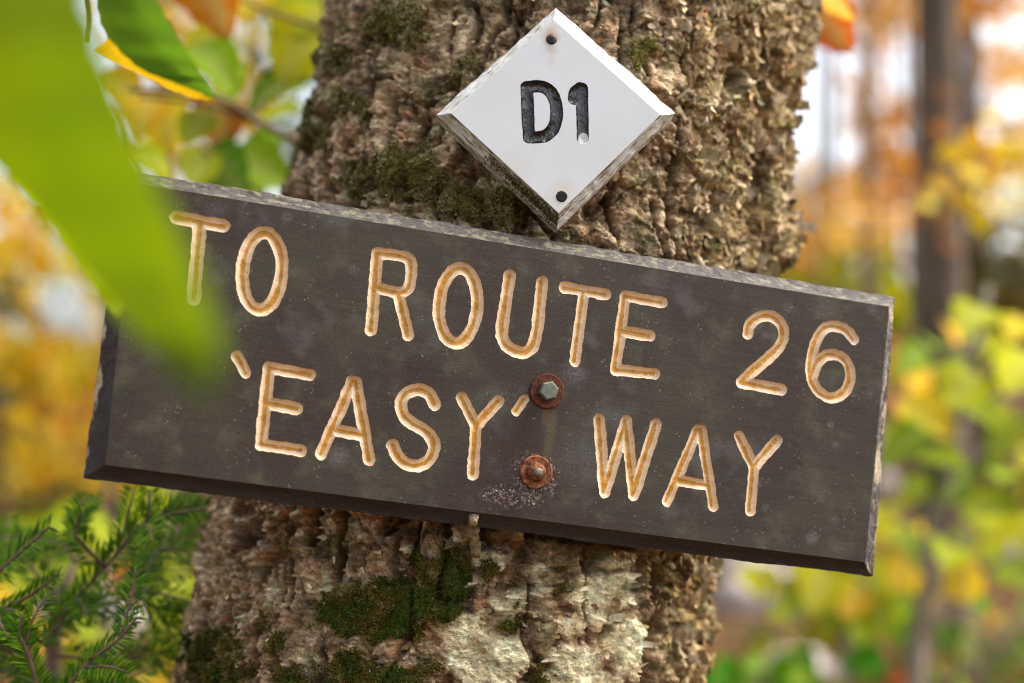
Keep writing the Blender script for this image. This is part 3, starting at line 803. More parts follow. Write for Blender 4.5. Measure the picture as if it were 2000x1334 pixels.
def carve(fr, quad, text, depth, wob, parent, fmat, lmat, bname):
    L = letters_q(fr, text, wob); st = .00045
    pts = [tuple(p) for p in quad]; edges = [(0, 1), (1, 2), (2, 3), (3, 0)]; org = []
    for nm, q, bb, rad in L:
        nx = int((bb[2] - bb[0]) / st) + 2; ny = int((bb[3] - bb[1]) / st) + 2
        gx, gy = np.meshgrid(bb[0] + st * np.arange(nx), bb[1] + st * np.arange(ny))
        Q = q(np.stack([gx.ravel(), gy.ravel()], 1)).reshape(ny, nx)
        for lp in marching(Q, bb[0], bb[1], st):
            keep = [lp[0]]
            for p in lp[1:]:
                if math.dist(p, keep[-1]) > st * .95: keep.append(p)
            if math.dist(keep[0], keep[-1]) < st * .6: keep.pop()
            o = len(pts); pts += keep; m = len(keep)
            edges += [(o + i, o + (i + 1) % m) for i in range(m)]
        s2 = .00072
        gx, gy = np.meshgrid(np.arange(bb[0], bb[2], s2), np.arange(bb[1], bb[3], s2))
        gx[1::2] += s2 / 2
        g = np.stack([gx.ravel(), gy.ravel()], 1); qq = q(g)
        pts += [tuple(p) for p in g[qq < .88]]
    res = delaunay_2d_cdt([Vector(p) for p in pts], edges, [], 0, 1e-7)
    pv = np.array([tuple(p) for p in res[0]]); tri = np.array([t for t in res[2] if len(t) == 3])
    # keep the triangles winding towards +n
    a, b, c = pv[tri[:, 0]], pv[tri[:, 1]], pv[tri[:, 2]]
    cr = (b[:, 0] - a[:, 0]) * (c[:, 1] - a[:, 1]) - (b[:, 1] - a[:, 1]) * (c[:, 0] - a[:, 0])
    tri[cr < 0] = tri[cr < 0][:, ::-1]
    cen = (a + b + c) / 3
    own = np.full(len(tri), -1); qall = []
    for k, (nm, q, bb, rad) in enumerate(L):
        s = np.nonzero((cen[:, 0] > bb[0]) & (cen[:, 0] < bb[2]) & (cen[:, 1] > bb[1]) & (cen[:, 1] < bb[3]))[0]
        if len(s): 
            qq = q(cen[s]); own[s[qq < 1]] = k
    for k, (nm, q, bb, rad) in enumerate(L):
        t = tri[own == k]
        ids, inv = np.unique(t, return_inverse=True); p2 = pv[ids]
        qq = np.clip(q(p2), 0, 1)
        bnd = qq > .965; qd = np.where(bnd, 1, qq)
        z = -depth * (1 - qd ** 2) ** .62
        zz = np.stack([p2[:, 0], p2[:, 1], np.zeros(len(p2))], 1)
        z = z * (1 + .18 * perlin(zz * 150, 7)) + np.where(bnd, 0, .00022 * perlin(zz * 900, 8))
        z = np.minimum(z, 0)
        me = mesh(nm, np.column_stack([p2, z]), inv.reshape(-1, 3), lmat, True)
        at = me.attributes.new('q', 'FLOAT', 'POINT'); at.data.foreach_set('value', qq.astype(np.float32))
        obj(nm, me, parent, False)
    t = tri[own < 0]; ids, inv = np.unique(t, return_inverse=True)
    return np.column_stack([pv[ids], np.zeros(len(ids))]), inv.reshape(-1, 3)

def rim(quad_in, quad_out, z1, zback, rows, wear, seed, segs=(110, 40, 110, 40), step=.0012, cove=.0010):
    """step, moulded bevel and side walls round a carved face: rows of points per side, lofted"""
    prof = []   # (blend in->out, z, outward)
    prof.append((0.0, 0.0, 0.0)); prof.append((.03, -step, 1.0))
    for i in range(1, rows + 1):
        s = i / rows; prof.append((.03 + .97 * s, -step + (z1 + step) * s - cove * math.sin(math.pi * s), 1.0))
    prof.append((1.0, lerp(z1, zback, .5), 1)); prof.append((1.0, zback, 1))
    V, F, side_id = [], [], []
    for sd_ in range(4):
        a0, a1 = np.array(quad_in[sd_]), np.array(quad_in[(sd_ + 1) % 4]); b0, b1 = np.array(quad_out[sd_]), np.array(quad_out[(sd_ + 1) % 4])
        m = segs[sd_]; base = len(V)
        for r_, (bl, z, o_) in enumerate(prof):
            for i in range(m + 1):
                t = i / m; p = lerp(lerp(a0, a1, t), lerp(b0, b1, t), bl)
                V.append((p[0], p[1], z)); side_id.append((r_, sd_, t))
        for r_ in range(len(prof) - 1):
            for i in range(m):
                q = base + r_ * (m + 1) + i; F.append((q, q + m + 1, q + m + 2, q + 1))
    V = np.array(V); sid = np.array(side_id)
    nz = np.stack([fbm(V * 160 + k * 9, 3, seed + k) for k in range(3)], 1) * wear
    low = np.stack([fbm(V * 30 + k * 5, 2, seed + 7 + k) for k in range(3)], 1) * wear * .8
    amt = np.where(sid[:, 0] <= 1, .12, 1.0)
    amt = amt * np.where(sid[:, 0] == 0, 0, 1)
    V = V + (nz + low) * amt[:, None]
    return V, F, sid

def back_face(quad_out, z):
    return [(p[0], p[1], z) for p in quad_out]

def frame_matrix(fr):
    c, u, w, n = fr
    return Matrix(((u[0], w[0], n[0], c[0]), (u[1], w[1], n[1], c[1]), (u[2], w[2], n[2], c[2]), (0, 0, 0, 1)))

# --- materials of the brown sign
def sign_paint():
    t = NT('brown_sign_paint'); o = t.obj()
    g = t.noise(o, 90, 4, .6, (.12, 1.6, 1)); big = t.noise(o, 13, 4, .6); mid = t.noise(o, 42, 4, .65); fine = t.noise(o, 700, 2, .6)
    c = t.mix(t.ramp(big, .42, .58), (.039, .026, .0215), (.047, .040, .027))
    c = t.mix(t.math('MULTIPLY', t.ramp(mid, .50, .68), .85), c, (.075, .070, .042))
    c = t.mix(t.math('MULTIPLY', t.ramp(g, .42, .66), .26), c, (.028, .020, .017))
    c = t.mix(t.math('MULTIPLY', t.ramp(t.noise(o, 21, 3, .6), .57, .70), .5), c, (.075, .070, .078))
    # darker reddish paint left sheltered round the bolts
    def spot(px, py, rp, sx=1.0):
        p = hit(SIGN, px, py); r_ = rp * .83 / FPX
        v = t.n('VectorMath', {0: o, 1: (p[0], p[1], 0)}, operation='SUBTRACT').outputs[0]
        v = t.n('VectorMath', {0: v, 1: (1 / r_, 1 / (r_ * sx), 0)}, operation='MULTIPLY').outputs[0]
        l = t.n('VectorMath', {0: v}, operation='LENGTH').outputs['Value']
        return t.math('ADD', l, t.math('MULTIPLY', t.math('SUBTRACT', mid, .5), 1.8))
    for px, py, r_, sx, k in ((810, 715, 60, .9, .75), (1040, 850, 60, 1.8, .8), (985, 965, 120, .55, .75), (1060, 950, 90, .8, .6), (985, 880, 60, 1.2, .6), (1200, 1030, 130, .35, .5)):
        c = t.mix(t.math('MULTIPLY', t.math('SUBTRACT', 1.0, t.ramp(spot(px, py, r_, sx), .3, 1.2)), k), c, (.034, .0175, .016))
    for px, py, r_, k in ((660, 893, 26, .75), (1478, 945, 13, .6), (1586, 1050, 14, .8), (1603, 972, 12, .6), (1622, 830, 10, .7), (1700, 770, 14, .4), (1632, 868, 9, .5), (1540, 600, 14, .4), (1494, 992, 9, .5), (1630, 1015, 12, .4), (1495, 655, 9, .6), (575, 530, 11, .4), (690, 525, 12, .5), (1120, 730, 30, .55), (300, 690, 22, .35), (420, 410, 22, .35), (1130, 730, 12, .4), (560, 425, 12, .45), (1705, 605, 15, .5), (1125, 900, 60, .3)):
        c = t.mix(t.math('MULTIPLY', t.math('MULTIPLY', t.math('SUBTRACT', 1.0, t.ramp(spot(px, py, r_), .35, 1.1)), t.ramp(fine, .30, .62)), k * .8), c, (.145, .14, .145))
    for px, py, r_, sx, k, cc in ((1046, 955, 40, .55, .5, (.30, .23, .19)), (1000, 975, 55, .3, .5, (.28, .215, .18)), (1046, 930, 44, 1.0, .4, (.27, .20, .16)), (1074, 850, 12, 4.5, .5, (.11, .085, .04)), (1066, 810, 9, 3, .4, (.16, .07, .03))):
        mk_ = t.math('MULTIPLY', t.math('SUBTRACT', 1.0, t.ramp(spot(px, py, r_, sx), .6, 1.25)), t.ramp(t.noise(o, 330, 4, .7), .52, .56) if cc[0] > .2 else 1.0)
        c = t.mix(t.math('MULTIPLY', mk_, k), c, cc)
    vz = t.n('TexVoronoi', {'Vector': o, 'Scale': 330.0}); sp = t.math('MULTIPLY', t.math('LESS_THAN', vz.outputs['Distance'], .13), t.math('GREATER_THAN', t.noise(o, 55, 2), .56))
    c = t.mix(t.math('MULTIPLY', sp, .55), c, (.30, .28, .24))
    vd = t.n('TexVoronoi', {'Vector': o, 'Scale': 240.0}); s2 = t.math('MULTIPLY', t.math('LESS_THAN', vd.outputs['Distance'], .11), t.math('GREATER_THAN', t.noise(o, 48, 2), .53))
    c = t.mix(t.math('MULTIPLY', s2, .8), c, (.018, .013, .012))
    c = t.mix(t.math('MULTIPLY', t.ramp(fine, .58, .75), .25), c, (.15, .14, .12))
    nb = t.bump(g, .0005, .4); nb = t.bump(mid, .0008, .35, nb); nb = t.bump(fine, .00025, .6, nb)
    return t.surf(t.bsdf(col=c, rough=t.math('MULTIPLY_ADD', mid, .35, .38), nrm=nb, spec=.22))

def sign_edge():
    """bevel: brown paint, lichen and bare grey wood where it has weathered away ('wear' attribute)"""
    t = NT('worn_sign_edge'); o = t.obj(); w = t.n('Attribute', attribute_name='wear').outputs['Fac']; st = t.n('Attribute', attribute_name='streak').outputs['Fac']
    g = t.noise(o, 60, 4, .65, (.25, 1, 1)); f = t.noise(o, 380, 3, .6); m = t.noise(o, 85, 4, .7)
    c = t.mix(t.ramp(g, .35, .65), (.028, .021, .018), (.044, .035, .030))
    lich = t.ramp(t.math('ADD', m, t.math('MULTIPLY_ADD', w, .42, -.21)), .50, .66)
    c = t.mix(t.math('MULTIPLY', lich, .62), c, t.mix(t.ramp(f, .35, .65), (.055, .047, .041), (.125, .11, .095)))
    yl = t.ramp(t.math('ADD', t.noise(o, 260, 3, .6, (.5, 1, 1)), t.math('MULTIPLY_ADD', w, .22, -.16)), .56, .64)
    c = t.mix(t.math('MULTIPLY', yl, .4), c, (.30, .27, .15))
    ck = t.ramp(t.noise(o, 520, 2, .5, (1.4, .5, 1)), .62, .72)
    c = t.mix(t.math('MULTIPLY', ck, .7), c, (.035, .025, .018))
    bare = t.ramp(t.math('ADD', t.noise(o, 130, 3, .6, (1, .3, 1)), t.math('MULTIPLY_ADD', st, .62, -.40)), .50, .60)
    c = t.mix(bare, c, t.mix(t.ramp(f, .3, .7), (.27, .20, .11), (.42, .36, .26)))
    nb = t.bump(m, .002, .5); nb = t.bump(f, .0006, .8, nb)
    return t.surf(t.bsdf(col=c, rough=.7, nrm=nb, spec=.3))

def groove_mat():
    t = NT('cream_groove_paint'); o = t.obj(); q = t.n('Attribute', attribute_name='q').outputs['Fac']
    n1 = t.noise(o, 260, 3, .6); n2 = t.noise(o, 70, 2); f = t.noise(o, 1100, 2)
    e = t.math('ADD', q, t.math('ADD', t.math('MULTIPLY_ADD', n1, .36, -.18), t.math('MULTIPLY_ADD', n2, .5, -.25)))
    k = t.math('SUBTRACT', 1.0, t.ramp(e, .25, .42))
    cream = t.mix(t.ramp(n2, .3, .7), (.68, .48, .29), (.74, .57, .40))
    amber = t.mix(t.ramp(n1, .35, .7), (.42, .185, .010), (.55, .27, .02))
    c = t.mix(k, cream, amber)
    vz = t.n('TexVoronoi', {'Vector': o, 'Scale': 420.0}); sp = t.math('MULTIPLY', t.math('LESS_THAN', vz.outputs['Distance'], .16), t.math('GREATER_THAN', t.noise(o, 90, 1), .55))
    c = t.mix(t.math('MULTIPLY', sp, .85), c, (.82, .62, .36))
    vz2 = t.n('TexVoronoi', {'Vector': o, 'Scale': 300.0}); s2 = t.math('MULTIPLY', t.math('LESS_THAN', vz2.outputs['Distance'], .13), t.math('GREATER_THAN', t.noise(o, 60, 1), .57))
    c = t.mix(t.math('MULTIPLY', s2, .8), c, (.10, .06, .02))
    c = t.mix(t.ramp(t.math('ADD', q, t.math('MULTIPLY_ADD', f, .10, -.05)), .955, .985), c, (.10, .062, .035))  # thin dark rim: shadow of the carved edge put into the groove colour
    nb = t.bump(n1, .0008, .5); nb = t.bump(f, .0002, .5, nb)
    return t.surf(t.bsdf(col=c, rough=.38, nrm=nb, spec=.5))

def rust_mat(name, a, b, c_, sc=300):
    t = NT(name); o = t.obj(); n = t.noise(o, sc, 4, .65)
    cr = t.n('ValToRGB', {0: n}); e = cr.color_ramp.elements; e[0].position = .33; e[0].color = (*a, 1); e[1].position = .68; e[1].color = (*c_, 1); x = e.new(.5); x.color = (*b, 1)
    return t.surf(t.bsdf(col=cr.outputs[0], rough=.8, nrm=t.bump(n, .001, .6), spec=.25))
M['rust_dark'] = rust_mat('dark_rusty_washer', (.035, .012, .008), (.085, .022, .011), (.14, .045, .02))
M['rust'] = rust_mat('flaky_orange_rust', (.045, .016, .010), (.16, .050, .018), (.34, .15, .06))
t = NT('dull_zinc'); n_ = t.noise(t.obj(), 350, 3); M['zinc'] = t.surf(t.bsdf(col=t.mix(t.ramp(n_, .35, .7), (.10, .115, .085), (.17, .18, .14)), rough=.5, metal=.35, nrm=t.bump(n_, .0004, .5)))
t = NT('green_bolt_tip'); n_ = t.noise(t.obj(), 500, 3); M['tip'] = t.surf(t.bsdf(col=t.mix(t.ramp(n_, .4, .65), (.12, .15, .14), (.22, .13, .08)), rough=.6, metal=.3, nrm=t.bump(n_, .0004, .5)))

sign = empty('trail_sign', SIGN[0], 'long brown wooden trail sign with carved cream words TO ROUTE 26 EASY WAY', 'sign')
sign.matrix_basis = frame_matrix(SIGN)
sp_m, se_m, gr_m = sign_paint(), sign_edge(), groove_mat()
fv, ff = carve(SIGN, S_IN, SIGN_TEXT, .0030, .12, sign, sp_m, gr_m, 'board')
def build_board():
    V, F, sid = rim(S_IN, S_OUT, -.009, -S_TH, 7, .0011, 200)
    n0 = len(fv); bk = back_face(S_OUT, -S_TH)
    o = obj('board', mesh('board', fv, ff, sp_m), sign, False)
    n1 = len(V)
    V = np.concatenate([V, np.array(bk)]); F = F + [(n1, n1 + 3, n1 + 2, n1 + 1)] 
    F = [tuple(reversed(q)) for q in F]
    F[-1] = (n1, n1 + 1, n1 + 2, n1 + 3)
    me = mesh('board_edge', V, F, se_m, False)
    bev = np.clip((sid[:, 0] - 1) / 7, 0, 1)
    s_, tt_ = sid[:, 1], sid[:, 2]
    wear = np.where(s_ == 0, .85, np.where(s_ == 1, .75, np.where(s_ == 2, -.35, .0)))
    wear = np.where((s_ == 2), wear + .0, wear)
    stk = np.where(s_ == 3, np.clip(bev * 1.6 - .5, 0, 1) * .78, np.where(s_ == 1, .62 * np.clip(bev * 3, 0, 1), np.where(s_ == 0, .12 * bev, 0)))
    for nm, a in (('wear', wear), ('streak', stk)):
        at = me.attributes.new(nm, 'FLOAT', 'POINT'); at.data.foreach_set('value', np.concatenate([a, np.zeros(4)]).astype(np.float32))
    obj('board_edge', me, sign, False)
build_board()

def lathe(prof, n, c, ph=0.0, jag=0.0, seed=0):
    r_ = random.Random(seed); V, F = [], []
    for r, z in prof:
        for k in range(n):
            a = 2 * math.pi * k / n + ph; rr = r * (1 + r_.uniform(-jag, jag)); V.append((c[0] + rr * math.cos(a), c[1] + rr * math.sin(a), z))
    for i in range(len(prof) - 1):
        for k in range(n): F.append((i * n + k, i * n + (k + 1) % n, (i + 1) * n + (k + 1) % n, (i + 1) * n + k))
    F.append(tuple((len(prof) - 1) * n + k for k in range(n)))
    return V, F

def build_bolts():
    c = hit(SIGN, 1068, 764)
    b = obj('bolt', mesh('bolt', *lathe([(.0058, .0012), (.0058, .0058), (.0049, .0066)], 6, c, .35), M['zinc']), sign, False); b['label'] = 'grey hexagonal bolt head'
    w = mesh('washer', *lathe([(.0103, -.0006), (.0103, .0010), (.0098, .0015), (.0060, .0013)], 40, c, 0, .012, 2), M['rust_dark'], False)
    obj('washer', w, b, False)['label'] = 'dark rusty washer'
    c = hit(SIGN, 1046, 922)
    b = obj('bolt', mesh('bolt', *lathe([(.0056, .0012), (.0053, .0040), (.0043, .0056), (.0030, .0060)], 28, c, 0, .03, 4), M['rust'], True), sign, False); b['label'] = 'round rusty bolt end'
    obj('bolt_tip', mesh('bolt_tip', *lathe([(.0027, .0058), (.0025, .0074), (.0014, .0081)], 20, c, 0, .02, 5), M['tip'], True), b, False)
    obj('washer', mesh('washer', *lathe([(.0098, -.0006), (.0098, .0012), (.0090, .0020), (.0060, .0014)], 40, c, 0, .03, 6), M['rust'], False), b, False)['label'] = 'flaky orange washer'
    # chalky crumbs of lifted paint under and round the lower washer
    N = 330; V, F, Cc = [], [], []
    cx, cy = 1046, 922
    for k in range(N):
        if k < 170:
            a = rnd.uniform(0, 2 * math.pi); rr = 33 + abs(rnd.gauss(0, 5))
            if rnd.random() > .35 + .65 * max(0, math.sin(a)) + .5 * max(0, math.cos(a)) * .6: continue
            x, y = cx + rr * math.cos(a), cy + rr * math.sin(a)
        else:
            t_ = rnd.random(); x = lerp(945, 1062, t_) + rnd.gauss(0, 7); y = lerp(966, 985, t_) - 12 * math.sin(t_ * 3.1) + rnd.gauss(0, 7)
        p = hit(SIGN, x, y); s_ = rnd.uniform(.00012, .00055) * rnd.uniform(.5, 1.2); o = len(V)
        for q in ((-1, -1, 0), (1, -.7, 0), (.8, 1, 0), (-.9, .8, 0), (rnd.uniform(-.4, .4), rnd.uniform(-.4, .4), rnd.uniform(.5, 1.3))):
            V.append((p[0] + q[0] * s_ * rnd.uniform(.6, 1.3), p[1] + q[1] * s_ * rnd.uniform(.6, 1.3), q[2] * s_ + .00002))
        F += [(o, o + 1, o + 4), (o + 1, o + 2, o + 4), (o + 2, o + 3, o + 4), (o + 3, o, o + 4)]
        col = rnd.choice(((.30, .23, .19), (.24, .17, .13), (.38, .31, .27), (.13, .08, .055))); Cc += [col] * 5
    o = obj('paint_crumbs', mesh('paint_crumbs', V, F, attr_mat('chalky_crumbs', .9), False, np.array(Cc)), sign, False); tag(o, kind='stuff')
build_bolts()

# --- white diamond marker
def white_paint():
    t = NT('white_marker_paint'); o = t.obj(); m = t.noise(o, 26, 3); f = t.noise(o, 500, 2)
    c = t.mix(t.ramp(m, .35, .7), (.585, .60, .61), (.56, .56, .55))
    vz = t.n('TexVoronoi', {'Vector': o, 'Scale': 260.0}); sp = t.math('MULTIPLY', t.math('LESS_THAN', vz.outputs['Distance'], .07), t.math('GREATER_THAN', t.noise(o, 70, 1), .56))
    c = t.mix(t.math('MULTIPLY', sp, .7), c, (.30, .26, .22))
    for px, py, r_, k, cc in ((1077, 70, 17, .75, (.46, .26, .09)), (1095, 374, 22, .30, (.55, .40, .20)), (1086, 408, 50, .30, (.50, .44, .33)), (1000, 330, 40, .22, (.50, .47, .36)), (1190, 310, 50, .16, (.50, .46, .38)), (1078, 96, 12, .45, (.42, .27, .13)), (1076, 120, 9, .3, (.48, .37, .24))):
        p = hit(DIAM, px, py); rr = r_ * .85 / FPX
        v = t.n('VectorMath', {0: t.n('VectorMath', {0: o, 1: (p[0], p[1], 0)}, operation='SUBTRACT').outputs[0], 1: (1 / rr, 1 / rr, 0)}, operation='MULTIPLY').outputs[0]
        l = t.n('VectorMath', {0: v}, operation='LENGTH').outputs['Value']
        l = t.math('ADD', l, t.math('MULTIPLY_ADD', t.noise(o, 150, 3), 1.2, -.6))
        c = t.mix(t.math('MULTIPLY', t.math('SUBTRACT', 1.0, t.ramp(l, .3, 1.3)), k), c, cc)
    return t.surf(t.bsdf(col=c, rough=.32, nrm=t.bump(f, .00012, .2), spec=.5))

def white_edge():
    t = NT('chipped_white_edge'); o = t.obj(); w = t.n('Attribute', attribute_name='wear').outputs['Fac']; st = t.n('Attribute', attribute_name='streak').outputs['Fac']
    m = t.noise(o, 75, 4, .65); f = t.noise(o, 420, 3)
    al = t.n('Attribute', attribute_name='along').outputs['Fac']; ac = t.n('Attribute', attribute_name='across').outputs['Fac']
    gr = t.n('TexNoise', {'Vector': t.n('CombineXYZ', {0: t.math('MULTIPLY', al, 9.0), 1: t.math('MULTIPLY', ac, 13.0), 2: t.math('MULTIPLY', w, 5.0)}).outputs[0], 'Scale': 1.0, 'Detail': 5.0, 'Roughness': .62}).outputs['Fac']
    c = t.mix(t.ramp(m, .3, .7), (.62, .61, .59), (.56, .53, .46))
    c = t.mix(t.math('MULTIPLY', t.ramp(t.math('ADD', m, t.math('MULTIPLY_ADD', w, .5, -.4)), .42, .62), .85), c, (.33, .28, .165))
    ch = t.ramp(t.math('ADD', gr, t.math('MULTIPLY_ADD', st, .26, -.16)), .575, .615)
    c = t.mix(ch, c, t.mix(t.ramp(f, .35, .65), (.12, .075, .04), (.25, .17, .11)))
    return t.surf(t.bsdf(col=c, rough=.5, nrm=t.bump(gr, .0015, .6), spec=.4))

def black_paint():
    t = NT('glossy_black_paint'); o = t.obj(); n = t.noise(o, 210, 3, .6, (1.6, .7, 1)); q = t.n('Attribute', attribute_name='q').outputs['Fac']
    c = t.mix(t.ramp(n, .4, .7), (.010, .010, .011), (.018, .015, .012))
    p = hit(DIAM, 1140, 270); rr = 10.5 * .85 / FPX
    v = t.n('VectorMath', {0: t.n('VectorMath', {0: o, 1: (p[0], p[1], 0)}, operation='SUBTRACT').outputs[0], 1: (1 / rr, .8 / rr, 0)}, operation='MULTIPLY').outputs[0]
    l = t.math('ADD', t.n('VectorMath', {0: v}, operation='LENGTH').outputs['Value'], t.math('MULTIPLY_ADD', t.noise(o, 300, 2), .5, -.25))
    k = t.math('SUBTRACT', 1.0, t.ramp(l, .95, 1.02))
    c = t.mix(k, c, (.58, .57, .55))
    return t.surf(t.bsdf(col=c, rough=.13, nrm=t.bump(n, .0022, .75), spec=.6))

diamond = empty('trail_marker', DIAM[0], 'small white diamond trail marker with carved black D1', 'sign')
diamond.matrix_basis = frame_matrix(DIAM)
wp, we, bp = white_paint(), white_edge(), black_paint()
dv, df = carve(DIAM, D_IN, DIAM_TEXT, .0024, .06, diamond, wp, bp, 'plate')
def build_diamond():
    obj('plate', mesh('plate', dv, df, wp), diamond, False)
    V, F, sid = rim(D_IN, D_OUT, -.007, -D_TH, 6, .0010, 300, (60, 60, 60, 60), .0007, .0004)
    n1 = len(V); V = np.concatenate([V, np.array(back_face(D_OUT, -D_TH))]); F = [tuple(reversed(q)) for q in F] + [(n1, n1 + 1, n1 + 2, n1 + 3)]
    me = mesh('plate_edge', V, F, we, False)
    s_, tt_ = sid[:, 1], sid[:, 2]; row = sid[:, 0]
    wear = np.where(s_ <= 0, .05, np.where(s_ == 1, .55, np.where(s_ == 2, .72, .05)))  # lower sides tinted darker: wear, plus light from upper right put into the tone
    stk = np.where(s_ == 3, .62, np.where(s_ == 0, .66, np.where(s_ == 1, .72, .72)))
    stk = np.where(row >= 8, stk + .15, stk)
    stk = np.where(row <= 2, np.where((s_ == 1) | (s_ == 2), .85, .5), stk)
    for nm, a in (('wear', wear), ('streak', stk), ('along', tt_ + s_ * 1.7), ('across', row / 9.0)):
        at = me.attributes.new(nm, 'FLOAT', 'POINT'); at.data.foreach_set('value', np.concatenate([a, np.zeros(4)]).astype(np.float32))
    obj('plate_edge', me, diamond, False)
    # screw recess shade as black bars; lower empty hole's dark as a black disc
    c = hit(DIAM, 1077, 77)
    t = NT('dark_rusty_screw'); M['screw'] = t.surf(t.bsdf(col=t.mix(t.ramp(t.noise(t.obj(), 700, 2), .4, .6), (.022, .014, .012), (.075, .045, .035)), rough=.5, metal=.4))
    sc = obj('screw', mesh('screw', *lathe([(.0033, .0), (.0031, .0006), (.0022, .0011), (.0008, .0012)], 24, c, 0, .02, 8), M['screw'], True), diamond, False)
    t = NT('black_recess_shade'); M['hole'] = t.surf(t.bsdf(col=(.006, .005, .004), rough=.9))  # near-black colour standing for the shade inside the recess and the empty hole
    V, F = [], []
    for a in (.5, .5 + math.pi / 2):
        o = len(V); ca, sa = math.cos(a), math.sin(a)
        for x, y in ((-.0017, -.00035), (.0017, -.00035), (.0017, .00035), (-.0017, .00035)):
            for z in (.00100 + a * .00002, .00128 + a * .00002): V.append((c[0] + x * ca - y * sa, c[1] + x * sa + y * ca, z))
        F += [(o, o + 2, o + 4, o + 6), (o + 1, o + 7, o + 5, o + 3), (o, o + 1, o + 3, o + 2), (o + 2, o + 3, o + 5, o + 4), (o + 4, o + 5, o + 7, o + 6), (o + 6, o + 7, o + 1, o)]
    obj('cross_recess_shade', mesh('cross_recess_shade', V, F, M['hole']), sc, False)
    c = hit(DIAM, 1097, 384)
    obj('screw_hole_dark', mesh('screw_hole_dark', *lathe([(.0034, -.0002), (.0034, .00022), (.0028, .0004), (.0010, .0001)], 26, c, 0, .05, 9), M['hole'], True), diamond, False)  # black disc on the face stands for the dark inside the empty screw hole
    # moss creeping over the lower left edge
    N = 2600; V, F, Cc = [], [], []
    a, b = np.array(D_OUT[2]), np.array(D_OUT[3]); ai, bi = np.array(D_IN[2]), np.array(D_IN[3])
    for k in range(N):
        t_ = min(abs(rnd.gauss(.0, .28)), 1); s_ = rnd.random() ** .8
        if t_ > .62: continue
        p = lerp(lerp(a, b, t_), lerp(ai, bi, t_), s_ * (1 - .5 * t_)); z = lerp(-.0072, -.0012, s_ * (1 - .5 * t_)) - rnd.random() * .006 * (s_ < .2)
        o = len(V); an = rnd.uniform(0, 6.28); L = rnd.uniform(.0010, .0030); w = rnd.uniform(.0002, .00045)
        dx, dy, dz = math.cos(an) * L * .6 - .0004, math.sin(an) * L * .6 - .0006, rnd.uniform(.2, 1) * L
        V += [(p[0] - w, p[1] + w, z), (p[0] + w, p[1] - w, z), (p[0] + dx, p[1] + dy, z + dz)]; F.append((o, o + 1, o + 2))
        col = np.array(rnd.choice(((.07, .075, .02), (.12, .10, .03), (.05, .035, .015), (.19, .15, .06), (.30, .25, .13)))); Cc += [col * .8, col * .8, col * 1.3]
    tag(obj('moss', mesh('moss', V, F, M['moss'], False, np.array(Cc)), diamond, False), kind='stuff')
build_diamond()

# ------------------------------------------------------------------ leaves and twigs
def leaf_data(L, Wd, fold=.35, curl=.25, nseg=9, ser=.05, shape=0, seed=0):
    """leaf from base (origin) along +x, face +z"""
    r = random.Random(seed); V, F, vn = [], [], []
    for i in range(nseg + 1):
        s = i / nseg
        w = Wd / 2 * (math.sin(math.pi * s ** (.72 if shape == 0 else .55)) ** .8 if 0 < s < 1 else (.06 if s == 0 else .0))
        x = L * s; z = -curl * L * s * s * .5
        for j, k in enumerate((-1, -.5, 0, .5, 1)):
            ww = w * (1 + (ser * ((-1) ** i) + r.uniform(-ser, ser) * .5 if abs(k) == 1 else 0))
            V.append((x + (.03 * L * abs(k) if 0 < i < nseg else 0), k * ww, z + abs(k) * ww * fold + (.02 * L * math.sin(s * 9 + k * 2 + seed) * abs(k)) * .5 + .012 * L * math.cos(s * math.pi * nseg) * (abs(k) == .5)))
            vn.append(1.0 if k == 0 else (.45 if (abs(k) == .5 and i % 2) else 0.0))
    for i in range(nseg):
        for j in range(4):
            a = i * 5 + j; F.append((a, a + 5, a + 6, a + 1))
    return V, F, vn

def leaf_mesh(name, mat, **k):
    V, F, vn = leaf_data(**k); me = mesh(name, V, F, mat, True)
    at = me.attributes.new('vein', 'FLOAT', 'POINT'); at.data.foreach_set('value', np.array(vn, dtype=np.float32)); return me

LM = dict(green=leaf_mat('green_leaf', (.07, .21, .005)), gold=leaf_mat('gold_leaf', (.46, .25, .004), vein=False), near=leaf_mat('bright_green_leaf', (.085, .165, .001), c2=(.165, .205, .001), var=0, vein=False, gloss=.03), dark=leaf_mat('dark_green_leaf', (.075, .22, .010), transl=.5, vein=False), ygreen=leaf_mat('yellow_green_leaf', (.40, .43, .002)), lime=leaf_mat('lime_leaf', (.25, .35, .003)), yellow=leaf_mat('yellow_leaf', (.66, .42, .008)), orange=leaf_mat('orange_leaf', (.60, .20, .006)), red=leaf_mat('red_brown_leaf', (.40, .09, .008)), pinkish=leaf_mat('pink_tinted_leaf', (.42, .17, .06)), brown=leaf_mat('brown_leaf', (.22, .12, .03)))
UNIT = {}
def unit_leaf(kind, v):
    key = (kind, v)
    if key not in UNIT:
        r = random.Random(v * 31 + len(kind)); UNIT[key] = leaf_mesh('leaf', LM[kind], L=1.0, Wd=r.uniform(.62, .82), fold=r.uniform(.15, .4), curl=r.uniform(.1, .5), shape=v % 2, seed=v)
    return UNIT[key]

